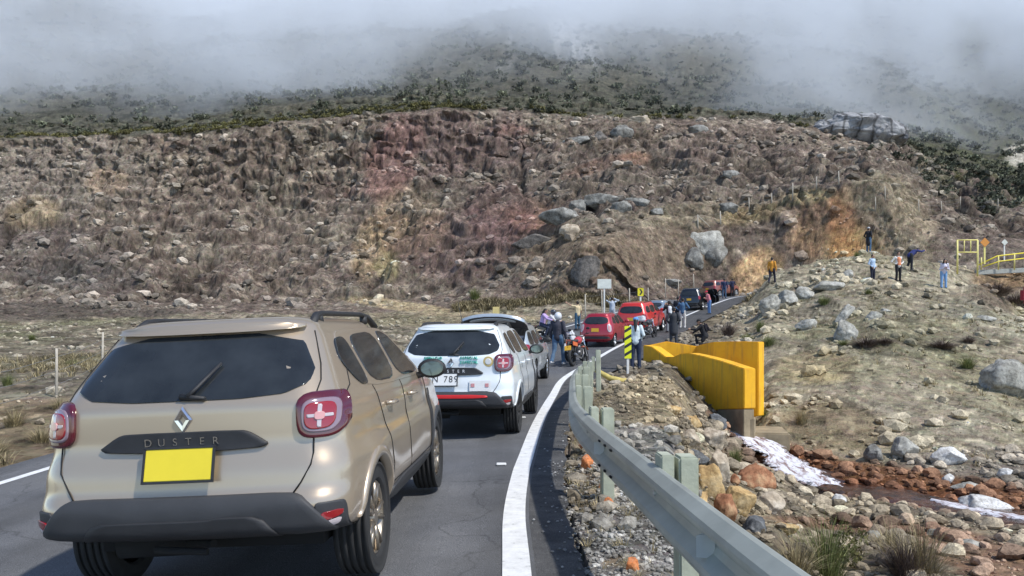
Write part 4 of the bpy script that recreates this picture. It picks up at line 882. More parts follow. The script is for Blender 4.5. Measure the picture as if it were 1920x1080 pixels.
# --- the two tall SUVs of one kind ---
def suv(label, pm, markings, rim, plate):
    root = empty('suv', label=label, cat='car', group='cars queued on the road')
    c = Car(4.34, 1.80, 1.625,
      [(.3,.75),(.38,.6),(.41,.1),(.46,.0),(.60,-.01),(.645,.005),(.66,.03),(.78,.045),(.90,.085),(.93,.09),(1.14,.10),(1.2,.15),(1.50,.40),(1.56,.44),(1.7,.5)],
      [(.3,4.1),(.45,4.3),(.6,4.34),(.9,4.28),(1.0,4.15),(1.06,3.9),(1.13,3.28),(1.18,3.1),(1.5,2.45),(1.56,2.3),(1.7,2.1)],
      [(.3,.80),(.4,.865),(.5,.90),(.6,.90),(.78,.895),(.88,.87),(1.0,.865),(1.1,.845),(1.17,.81),(1.5,.645),(1.56,.60),(1.7,.5)], flare=.025, rad_r=.2)
    b = c.body(pm, root)
    RE = lambda x, z, o: c.rear(x, z, o)
    # tailgate glass, wiper
    g = disc_fill('rear_window', resamp(smooth_loop([(-.69,1.245),(-.50,1.165),(.50,1.165),(.69,1.245),(.54,1.52),(-.54,1.52)], 1), 96), RE, .006, MC['glass'], root)
    bm = bmesh.new(); tubebm(bm, [c.rear(.02, 1.185, .03), c.rear(.06, 1.23, .035), c.rear(.16, 1.36, .03)], [.02, .012, .008], 6); tubebm(bm, [c.rear(-.02, 1.19, .025), c.rear(.12, 1.175, .02)], [.02, .012], 6); fin('rear_wiper', bm, MC['black'], root)
    # spoiler lip
    disc_fill('spoiler', resamp(smooth_loop([(-.56,1.53),(.56,1.53),(.54,1.585),(-.54,1.585)], 2), 60), RE, .045, pm, root, edge=-.02)
    # crease where the lower tailgate steps in, garnish, emblem
    ga = disc_fill('tailgate_garnish', resamp(smooth_loop([(-.49,.905),(-.2,.893),(.2,.893),(.49,.905),(.37,.985),(.32,1.0),(-.32,1.0),(-.37,.985)], 1), 90), RE, .022, MC['black'], root)
    text('lettering', 'D U S T E R', .06, MC['white'] if markings else MC['chrome'], ga, (0, float(c.yr(.945)) - .024, .948))
    bm = bmesh.new()
    for P, h in (([(0,.075),(.052,0),(0,-.075),(-.052,0)], 0),):
        V1 = [bm.verts.new((x, 0, z)) for x, z in P]; V2 = [bm.verts.new((x * .8, -.014, z * .8)) for x, z in P]; V3 = [bm.verts.new((x * .42, -.012, z * .42)) for x, z in P]; V4 = [bm.verts.new((x * .38, .0, z * .38)) for x, z in P]
        for A, B in ((V1, V2), (V2, V3), (V3, V4)):
            for i in range(4): bm.faces.new((A[i], A[(i+1)%4], B[(i+1)%4], B[i]))
    em_ = fin('emblem', bm, MC['chrome'], root); em_.location = (0, float(c.yr(1.065)) - .004, 1.065)
    # gaps round the tailgate
    for sg in (-1, 1):
        seam(root, [c.rear(sg * x, z, .002) for x, z in ((.60,1.52),(.68,1.33),(.705,1.24),(.70,1.16))], r=.0045)
        seam(root, [c.rear(sg * x, z, .002) for x, z in ((.70,.96),(.70,.86),(.69,.80),(.64,.71),(.60,.655))], r=.0045)
        # lamp cluster
        l_ = disc_fill('tail_light', resamp(smooth_loop([(sg*.615,1.18),(sg*.80,1.185),(sg*.842,1.13),(sg*.842,.99),(sg*.79,.935),(sg*.66,.935),(sg*.615,.98)], 2), 72), RE, .028, MC['darkred'], root, rings=(1, .95, .86, .6, .3))
        disc_fill('reflector_ring', resamp(smooth_loop([(sg*.642,1.145),(sg*.78,1.15),(sg*.808,1.11),(sg*.808,1.01),(sg*.775,.965),(sg*.675,.965),(sg*.642,.995)], 3), 60), RE, .034, mat('smoky_ring', (.24,.17,.2), .15, coat=1), l_, rings=(1, .95, .9, .86))
        disc_fill('red_field', resamp(smooth_loop([(sg*.655,1.125),(sg*.765,1.13),(sg*.785,1.10),(sg*.785,1.02),(sg*.76,.985),(sg*.685,.98),(sg*.655,1.01)], 3), 60), RE, .038, MC['redlens'], l_, edge=.02)
        for P in ([(.712,1.118),(.729,1.118),(.729,.992),(.712,.992)], [(.668,1.065),(.775,1.065),(.775,1.048),(.668,1.048)]):
            disc_fill('light_bar', resamp(np.array([(sg*a, b_) for a, b_ in P], float), 24), RE, .041, MC['clear'], l_, edge=.03)
        disc_fill('bulb', resamp(smooth_loop([(sg*.70,1.078),(sg*.741,1.078),(sg*.741,1.034),(sg*.70,1.034)], 2), 24), RE, .045, MC['pinkl'], l_, edge=.03)
    # bumper: black central part, skid plate, body-colour corners stay, lower side corners black
    bu = disc_fill('bumper', resamp(smooth_loop([(-.60,.665),(0,.665),(.60,.665),(.665,.635),(.80,.46),(.77,.405),(.6,.39),(0,.39),(-.6,.39),(-.77,.405),(-.80,.46),(-.665,.635)], 1), 130), RE, .03, MC['trim'], root, rings=(1, .985, .93, .8, .5, .2), edge=-.04)
    disc_fill('skid_plate', resamp(smooth_loop([(-.47,.54),(-.2,.545),(.18,.545),(.22,.558),(.44,.555),(.53,.44),(.55,.388),(-.56,.388),(-.54,.44)], 1), 110), RE, .045, MC['black'], bu, edge=.0)
    for sg in (-1, 1):
        cr = disc_fill('bumper_corner', resamp(smooth_loop([(sg*.70,.60),(sg*.80,.60),(sg*.845,.595),(sg*.845,.42),(sg*.80,.39),(sg*.74,.40),(sg*.765,.47)], 2), 60), RE, .012, MC['trim'], root, edge=-.02)
        disc_fill('reflector', resamp(smooth_loop([(sg*.735,.545),(sg*.835,.555),(sg*.83,.52),(sg*.75,.50)], 1), 30), RE, .022, MC['redlens'], cr, edge=.0)
        disc_fill('reverse_light', resamp(smooth_loop([(sg*.752,.495),(sg*.828,.512),(sg*.815,.475),(sg*.77,.465)], 1), 30), RE, .020, MC['clear'], cr, edge=.0)
        # side: black cladding over the arches and along the sill
        def SD(y, z, o, sg=sg): return c.side(y, z, o, sg)
        for yc in (c.ro, c.ro + c.wb):
            V = []; F = []; r0, r1 = c.wr + .045, c.wr + .105; n = 30
            bm = bmesh.new(); rows = []
            for k in range(n + 1):
                a = -.12 + (PI + .24) * k / n; pr = []
                for q, of in ((r0, -.05), (r0, .012), ((r0 + r1) / 2, .016), (r1, .012), (r1 + .002, -.01)):
                    y = yc + q * math.cos(a); z = max(c.wr + q * math.sin(a), .31 if (y > yc or yc > 1) else .44); pr.append(bm.verts.new(SD(y, z, of)))
                rows.append(pr)
            for A, B in zip(rows[:-1], rows[1:]):
                for j in range(4): bm.faces.new((A[j], A[j+1], B[j+1], B[j])).smooth = True
            fin('arch_trim', bm, pm if yc < 1 else MC['trim'], root)
        disc_fill('sill', resamp(smooth_loop([(1.27,.47),(3.02,.45),(3.02,.31),(1.27,.31)], 1), 90), SD, .022, MC['trim'], root, edge=-.03)
        disc_fill('fender_vent', resamp(smooth_loop([(3.02,.46),(3.07,.80),(3.12,.98),(3.2,.98),(3.13,.62),(3.10,.46)], 2), 50), SD, .01, MC['black'], root)
        # glass with black frame
        fr = disc_fill('window_frame', resamp(smooth_loop([(.72,1.30),(.93,1.14),(3.0,1.12),(2.98,1.19),(2.42,1.50),(2.2,1.545),(.95,1.53),(.80,1.47)], 2), 140), SD, .004, pm, root, ctr=(1.9, 1.32))
        for nm, P, ct in (('quarter_window', [(.66,1.34),(.84,1.175),(1.06,1.165),(1.05,1.44),(.99,1.485),(.78,1.47)], None), ('rear_door_window', [(1.14,1.165),(1.93,1.155),(1.93,1.515),(1.24,1.495),(1.12,1.44)], None), ('front_door_window', [(2.02,1.155),(2.86,1.15),(2.88,1.2),(2.42,1.47),(2.25,1.515),(2.02,1.515)], None)):
            disc_fill(nm, resamp(smooth_loop(P, 2), 70), SD, .009, MC['glass'], root)
        for P in ([(1.98,1.13),(1.985,.9),(1.98,.47)], [(3.02,1.12),(3.06,.9),(3.03,.5)], [(1.10,1.15),(1.13,1.0),(1.24,.80),(1.28,.60),(1.25,.47)], [(1.25,.475),(2.2,.465),(3.02,.465)], [(.5,1.16),(.62,1.19),(.75,1.3)]):
            V_ = []
            for (a, b_), (a2, b2) in zip(P[:-1], P[1:]):
                for q in np.linspace(0, 1, 7): V_.append(SD(a + (a2 - a) * q, b_ + (b2 - b_) * q, .001))
            seam(root, V_)
        for yh in (1.30, 2.12):
            bm = bmesh.new(); tubebm(bm, [SD(yh, 1.01, .0), SD(yh + .03, 1.01, .04), SD(yh + .16, 1.01, .045), SD(yh + .19, 1.01, .0)], [.014, .016, .016, .014], 8); fin('door_handle', bm, pm, root)
        # mirror
        bm = bmesh.new(); bmesh.ops.create_uvsphere(bm, u_segments=20, v_segments=12, radius=1, matrix=Matrix.Translation(Vector(SD(2.80, 1.17, .16))) @ Matrix.Diagonal((.125, .065, .085, 1)))
        for v in bm.verts: v.co.y = max(v.co.y, 2.765)
        tubebm(bm, [SD(2.80, 1.11, -.02), SD(2.80, 1.13, .1)], [.03, .025], 8)
        for f in bm.faces: f.smooth = True
        mi = fin('side_mirror', bm, MC['black'], root)
        bm = bmesh.new(); bmesh.ops.create_circle(bm, cap_ends=True, segments=24, radius=1, matrix=Matrix.Translation(Vector(SD(2.762, 1.17, .165))) @ Matrix.Rotation(PI/2, 4, 'X') @ Matrix.Diagonal((.098, .062, 1, 1))); fin('mirror_glass', bm, MC['mirror'], mi)
        # roof rails
        bm = bmesh.new(); xs = sg * .545; tubebm(bm, [(xs * 1.02, .66, 1.545), (xs, .82, 1.618), (xs, .98, 1.635), (xs, 2.0, 1.645), (xs, 2.25, 1.625), (xs * 1.02, 2.45, 1.55)], [.03, .026, .018, .018, .024, .028], 8)
        tubebm(bm, [(xs, .86, 1.62), (xs, .9, 1.56)], .03, 6); tubebm(bm, [(xs, 2.1, 1.63), (xs, 2.1, 1.57)], .03, 6); fin('roof_rail', bm, MC['black'], root)
        # lamps in front
        disc_fill('headlight', resamp(smooth_loop([(sg*.5,.93),(sg*.83,.95),(sg*.83,.78),(sg*.52,.80)], 2), 40), lambda x, z, o: c.front(x, z, o), .01, MC['clear'], root)
        for yc, nm in ((c.ro, 'wheel'), (c.ro + c.wb, 'wheel')): wheel(root, (sg * (c.W / 2 - .125), yc, c.wr), c.wr, .215, rim, sg)
    disc_fill('windscreen', resamp(smooth_loop([(-.66,1.16),(.66,1.16),(.52,1.49),(-.52,1.49)], 2), 60), lambda x, z, o: c.front(x, z, o), .006, MC['glass'], root)
    # plate
    if plate:
        bm = bmesh.new(); boxbm(bm, (plate[3], float(c.yr(.85)) - .05, .835), (plate[2], .008, .17), Euler((-.28, 0, 0)), .003); pl = fin('number_plate', bm, plate[0], root); yp = float(c.yr(.85)) - .05
        bm = bmesh.new()
        for cx_, cz_, w_, h_ in ((0, .088, plate[2] + .02, .012), (0, -.088, plate[2] + .02, .012), (-plate[2] / 2 - .004, 0, .012, .18), (plate[2] / 2 + .004, 0, .012, .18)): boxbm(bm, (plate[3] + cx_, yp - .002 + cz_ * math.tan(.28), .835 + cz_), (w_, .012, h_), Euler((-.28, 0, 0)))
        fin('plate_frame', bm, MC['black'], pl)
        if plate[1]: text('plate_lettering', plate[1], .13, MC['ink'], pl, (plate[3], float(c.yr(.85)) - .056, .838), rot=(PI/2 - .28, 0, 0), sx=.92)
    # underside: silencer, axle, hitch
    bm = bmesh.new(); tubebm(bm, [(-.55, .42, .33), (-.1, .45, .33)], [.09, .09], 12); tubebm(bm, [(-.1, .3, .34), (.05, .22, .36), (.1, .18, .37)], .022, 8); tubebm(bm, [(-.75, .82, .32), (.75, .82, .32)], .045, 8)
    boxbm(bm, (0, 2.1, .34), (1.3, 3.4, .1)); tubebm(bm, [(-.2, .12, .36), (.1, .1, .345)], .02, 6); fin('exhaust_and_axle', bm, MC['dark'], root)
    return root, c
paint_beige = paint('beige_car_paint', (.50,.405,.295), .55, .3, amt=.12)
paint_white = paint('white_car_paint', (.72,.76,.77), 0, .3, amt=.1)
S1, c1_ = suv('beige SUV with yellow number plate, nearest in the queue', paint_beige, False, MC['alloy'], (MC['yplate'], None, .37, 0))
def put(root, px, Z, heading, roll=0, pitch=None, dz=0):
    """rear centre at photo column px and distance Z; heading in degrees to the right of straight ahead"""
    x, y = at(px, Z); h = math.radians(heading); fx, fy = math.sin(h), math.cos(h)
    z0 = surf(x, y); z1 = surf(x + fx * 3.5, y + fy * 3.5); p = math.atan2(z1 - z0, 3.5) if pitch is None else pitch
    root.rotation_mode = 'XYZ'; root.location = (x, y, z0 + dz - .0 * p); root.rotation_euler = (p, math.radians(roll), -h); return root
put(S1, 346, 4.24, 2.6, roll=-2.75, dz=.04)
S2, c2_ = suv('white marked SUV with green lettering on its tailgate', paint_white, True, MC['black'], (MC['wplate'], 'SN 789', .40, -.1))
put(S2, 845, 11.2, 7, roll=-.8, dz=.02)
yw = float(c2_.yr(1.11))
for s_, x_, z_ in (('SERVICIO', -.26, 1.135), ('ESPECIAL', .26, 1.135), ('OPERACION', -.26, 1.072), ('ESPECIAL', .26, 1.072)): text('lettering', s_, .052, MC['green'], S2, (x_, float(c2_.yr(z_)) + .002, z_), ext=.02)
bm = bmesh.new(); bmesh.ops.create_cone(bm, cap_ends=True, segments=32, radius1=.075, radius2=.07, depth=.01, matrix=Matrix.Translation(Vector(c2_.rear(.53, 1.08, .004))) @ Matrix.Rotation(PI/2, 4, 'X')); e_ = fin('round_emblem', bm, MC['gold'], S2)
bm = bmesh.new(); bmesh.ops.create_cone(bm, cap_ends=True, segments=24, radius1=.045, radius2=.04, depth=.006, matrix=Matrix.Translation(Vector(c2_.rear(.53, 1.08, .012))) @ Matrix.Rotation(PI/2, 4, 'X')); fin('emblem_centre', bm, MC['wplate'], e_)
bm = bmesh.new(); boxbm(bm, (.42, float(c2_.yr(.74)) - .012, .745), (.3, .008, .15), Euler((-.2, 0, 0)), .002); st = fin('sticker', bm, MC['wplate'], S2)
for x_ in (.32, .52):
    bm = bmesh.new(); boxbm(bm, (x_, float(c2_.yr(.74)) - .019, .755), (.05, .004, .05), Euler((-.2, 0, 0))); fin('sticker_mark', bm, mat('faded_red_print', (.55,.25,.25), .5), st)
disc_fill('red_reflective_strip', resamp(smooth_loop([(-.52,.625),(.52,.625),(.55,.575),(-.55,.575)], 1), 60), lambda x, z, o: c2_.rear(x, z, o), .036, MC['redstrip'], S2, edge=.02)
bm = bmesh.new(); tubebm(bm, [(0.05, .75, 1.62), (0.05, .75, 1.66), (-.0, .7, 1.95)], [.02, .006, .003], 6); fin('aerial', bm, MC['black'], S2)
# --- simpler vehicles further up the queue ---
def small_car(name, label, kind, pm, plate=True, wipe=True, tail_open=False, doors_open=False, lampc='redlens', rim='silver_alloy'):
    root = empty(name, label=label, cat='car', group='cars queued on the road')
    if kind == 'hatch':
        c = Car(3.60, 1.60, 1.50, [(.25,.2),(.35,.03),(.55,.0),(.75,.03),(.95,.08),(1.02,.1),(1.38,.36),(1.5,.5)], [(.25,3.45),(.5,3.58),(.75,3.5),(.9,3.2),(.98,2.75),(1.38,1.9),(1.5,1.7)],
          [(.25,.72),(.4,.78),(.6,.8),(.85,.785),(.95,.76),(1.38,.57),(1.5,.5)], wb=2.37, ro=.55, wr=.29, ov=.08, flare=.015, z0=.24)
        win = [(-.58,1.03),(.58,1.03),(.47,1.36),(-.47,1.36)]; lamp = [(.52,1.05),(.68,1.0),(.72,.72),(.64,.66),(.55,.78)]; pz = .78; side = [[(.5,1.06),(.98,1.0),(.98,1.34),(.72,1.33)],[(1.04,1.0),(1.62,.99),(1.6,1.38),(1.04,1.36)],[(1.68,.99),(2.5,.97),(2.0,1.34),(1.7,1.38)]]; roofz = 1.38
    elif kind == 'sedan':
        c = Car(4.4, 1.76, 1.46, [(.25,.2),(.4,.02),(.6,.0),(.9,.05),(1.0,.12),(1.04,.45),(1.3,.95),(1.46,1.3)], [(.25,4.2),(.5,4.38),(.7,4.25),(.85,3.8),(.95,3.2),(1.3,2.4),(1.46,2.2)],
          [(.25,.8),(.5,.87),(.8,.87),(.95,.83),(1.35,.6),(1.46,.5)], wb=2.6, ro=.9, wr=.31, ov=.08, flare=.01, z0=.24)
        win = [(-.56,1.08),(.56,1.08),(.5,1.34),(-.5,1.34)]; lamp = [(.4,.98),(.78,.98),(.8,.8),(.45,.84)]; pz = .75; side = [[(1.0,1.02),(1.9,1.0),(1.9,1.33),(1.3,1.3)],[(1.96,1.0),(2.95,.98),(2.4,1.3),(1.96,1.33)]]; roofz = 1.36
    else:
        L = {'suv': 4.4, 'boxy': 4.5, 'wagon': 4.6}[kind]; H = {'suv': 1.66, 'boxy': 1.72, 'wagon': 1.60}[kind]; k = H / 1.66
        c = Car(L, 1.80, H, [(.3,.3),(.38,.04),(.6,.0),(.9,.06),(1.08*k,.1),(1.45*k,.28),(H,.4)], [(.3,L-.25),(.5,L-.03),(.85,L-.1),(1.0,L-.35),(1.08,L-1.1),(1.5*k,L-1.9),(H,L-2.1)],
          [(.3,.81),(.5,.88),(.8,.885),(1.05,.85),(1.1*k,.83),(1.52*k,.67),(H,.6)], wb=2.65, ro=.85, wr=.345, ov=.07, flare=.02, z0=.34)
        win = [(-.64,1.12*k),(.64,1.12*k),(.56,1.48*k),(-.56,1.48*k)]; lamp = [(.66,1.12),(.80,1.1),(.82,.84),(.7,.84)]; pz = .86; side = [[(.35,1.14*k),(1.1,1.12*k),(1.1,1.46*k),(.55,1.46*k)],[(1.17,1.12*k),(2.02,1.11*k),(2.02,1.49*k),(1.17,1.47*k)],[(2.09,1.11*k),(3.05,1.1*k),(2.6,1.44*k),(2.09,1.49*k)]]; roofz = 1.5*k
    hole = [((0, .3, 1.22), (1.34, 1.5, .75))] if tail_open else None
    c.body(pm, root, hole=hole); RE = lambda x, z, o: c.rear(x, z, o)
    if not tail_open:
        disc_fill('rear_window', resamp(smooth_loop(win, 2), 56), RE, .006, MC['glass'], root)
        if wipe: bm = bmesh.new(); tubebm(bm, [c.rear(.02, win[0][1] + .02, .02), c.rear(.22, win[0][1] + .1, .02)], [.014, .008], 6); fin('rear_wiper', bm, MC['black'], root)
    else:
        # raised tailgate hinged at the roof
        T = empty('tailgate'); T.parent = root; yh, zh = .42, c.H - .1
        P = [(-.74,0),(.74,0),(.80,.55),(.76,1.02),(-.76,1.02),(-.80,.55)]
        an = math.radians(13)
        def TG(x, d, o): return Vector((x, yh - d * math.cos(an) + o * math.sin(an), zh + d * math.sin(an) + o * math.cos(an) + .10 - .12 * (x / .8) ** 2))
        sh = disc_fill('tailgate_shell', resamp(smooth_loop(P, 2), 70), TG, .05, pm, T, edge=-.03)
        disc_fill('inner_panel', resamp(smooth_loop(P, 2), 70), lambda x, d, o: TG(x, d, -.035 - o), .01, MC['seat'], T)
        disc_fill('tailgate_window', resamp(smooth_loop([(-.62,.1),(.62,.1),(.66,.52),(-.66,.52)], 2), 50), lambda x, d, o: TG(x, d, .055 + o), .006, MC['glass'], T)
        disc_fill('pale_trim', resamp(smooth_loop([(-.56,.74),(.56,.74),(.56,.95),(-.56,.95)], 2), 50), lambda x, d, o: TG(x, d, -.06 - o), .01, mat('pale_inner_trim', (.55,.58,.6), .5), T)
        bm = bmesh.new(); [tubebm(bm, [(sg * .66, .35, 1.25), TG(sg * .7, .5, -.05)], .012, 6) for sg in (-1, 1)]; fin('gas_strut', bm, MC['black'], T)
        bm = bmesh.new(); boxbm(bm, (-.3, .62, .98), (.5, .5, .32), None, .05); boxbm(bm, (.25, .58, .96), (.42, .4, .26), Euler((0, .1, .2)), .05); boxbm(bm, (0, 1.0, 1.05), (1.25, .14, .5), None, .05); fin('luggage_and_seat', bm, mat('blue_grey_bags', (.13,.15,.2), .8, var=.4), root)
    for sg in (-1, 1):
        l_ = disc_fill('tail_light', resamp(smooth_loop([(sg * a, b) for a, b in lamp], 2), 40), RE, .012, MC[lampc], root)
        if lampc == 'clear': disc_fill('red_field', resamp(smooth_loop([(sg * (a * .5 + .31), b * .55 + .45 * .86) for a, b in lamp], 2), 30), RE, .016, MC['pinkl'], l_)
        def SD(y, z, o, sg=sg): return c.side(y, z, o, sg)
        for i, P in enumerate(side): disc_fill('side_window', resamp(smooth_loop(P, 2), 50), SD, .006, MC['glass'], root)
        ys = side[-1][0][0] - .03
        for yy in ([ys, side[-1][1][0] + .05, side[-2][0][0]] if kind != 'hatch' else [ys, side[-1][1][0]]):
            seam(root, [SD(yy, z, .001) for z in np.linspace(.42, side[-1][0][1] - .03, 7)])
        for yy in (side[-2][0][0] + .15, ys + .12):
            bm = bmesh.new(); tubebm(bm, [SD(yy, side[-1][0][1] - .13, .0), SD(yy + .03, side[-1][0][1] - .13, .035), SD(yy + .15, side[-1][0][1] - .13, .035), SD(yy + .18, side[-1][0][1] - .13, 0)], .013, 6); fin('door_handle', bm, pm, root)
        ym = side[-1][1][0] - .02; bm = bmesh.new(); bmesh.ops.create_uvsphere(bm, u_segments=16, v_segments=10, radius=1, matrix=Matrix.Translation(Vector(SD(ym, side[-1][0][1] + .06, .13))) @ Matrix.Diagonal((.11, .06, .075, 1))); tubebm(bm, [SD(ym, side[-1][0][1], -.02), SD(ym, side[-1][0][1] + .02, .08)], .025, 6)
        fin('side_mirror', bm, pm if kind != 'wagon' else MC['black'], root)
        disc_fill('headlight', resamp(smooth_loop([(sg*.45,.86),(sg*.72,.88),(sg*.72,.7),(sg*.5,.7)], 2), 30), lambda x, z, o: c.front(x, z, o), .01, MC['clear'], root)
        for yc in (c.ro, c.ro + c.wb): wheel(root, (sg * (c.W / 2 - .12), yc, c.wr), c.wr, .2, MC[rim], sg)
        if kind in ('suv', 'wagon', 'boxy'):
            bm = bmesh.new(); xs = sg * .56; tubebm(bm, [(xs, .75, c.H - .1), (xs, .85, c.H + .0), (xs, 2.1, c.H + .01), (xs, 2.3, c.H - .1)], .018, 6); fin('roof_rail', bm, MC['black'], root)
    disc_fill('bumper_trim', resamp(smooth_loop([(-.6,.5),(.6,.5),(.7,.38),(-.7,.38)], 1), 50), RE, .012, MC['trim'], root)
    disc_fill('windscreen', resamp(smooth_loop([(-.58,side[-1][1][1]+.02),(.58,side[-1][1][1]+.02),(.48,roofz-.06),(-.48,roofz-.06)], 2), 40), lambda x, z, o: c.front(x, z, o), .006, MC['glass'], root)
    if plate and not tail_open:
        bm = bmesh.new(); boxbm(bm, (0, float(c.yr(pz)) - .02, pz), (.34, .008, .16), Euler((-.1, 0, 0)), .002); fin('number_plate', bm, mat('amber_plate', (.75,.42,.03), .5), root)
    bm = bmesh.new(); boxbm(bm, (0, c.L * .5, .33), (1.2, c.L * .8, .1)); tubebm(bm, [(-.7, c.ro, .3), (.7, c.ro, .3)], .04, 6); tubebm(bm, [(.35, .1, .33), (.35, .5, .33)], .025, 8); fin('underside', bm, MC['dark'], root)
    if doors_open:
        for sg, y0_, ang in ((1, 3.05, 62), (1, 2.05, 58)):
            d = bpy.data.objects.new('open_door', None); C.objects.link(d); d.parent = root; d.location = c.side(y0_, 0, 0, sg); d.rotation_euler = (0, 0, math.radians(ang) * sg)
            V = lambda y, z, o, y0_=y0_, sg=sg: np.array(c.side(y0_ + y, z, o, sg)) - np.array(c.side(y0_, 0, 0, sg))
            disc_fill('door_panel', resamp(smooth_loop([(-.98,.45),(-.02,.45),(0,1.1),(-.96,1.1)], 1), 40), V, .03, pm, d, edge=-.05)
            disc_fill('door_window', resamp(smooth_loop([(-.95,1.1),(-.03,1.1),(-.3,1.5),(-.93,1.52)], 1), 40), V, .0, MC['glass'], d, edge=-.03)
    return root, c
K1, _ = small_car('estate_car', 'silver grey car with its tailgate raised, behind the white SUV', 'wagon', paint('silver_car_paint', (.55,.6,.62), .5, .3), tail_open=True); put(K1, 930, 19.6, 9)
K2, _ = small_car('hatchback', 'small dark red hatchback with pale tail lights behind the motorcycles', 'hatch', paint('dark_red_car_paint', (.36,.012,.025), .2, .3, amt=.06), lampc='clear'); put(K2, 1116, 35.6, 22)
K3, _ = small_car('suv', 'bright red car with roof rails ahead of the small red hatchback', 'boxy', paint('bright_red_car_paint', (.62,.03,.02), .1, .3, amt=.06)); put(K3, 1182, 42, 25)
K4, _ = small_car('sedan', 'grey blue car between the bright red car and the black one', 'sedan', paint('grey_blue_car_paint', (.3,.36,.42), .5, .3)); put(K4, 1218, 48.5, 27)
K5, _ = small_car('suv', 'black SUV with its right doors standing open', 'suv', paint('black_car_paint', (.015,.018,.024), .3, .2, amt=.05), doors_open=True); put(K5, 1292, 60, 26)
K6, _ = small_car('suv', 'rust orange vehicle farthest up the road, half hidden', 'suv', paint('orange_car_paint', (.25,.07,.045), .1, .4)); put(K6, 1326, 76, 50)

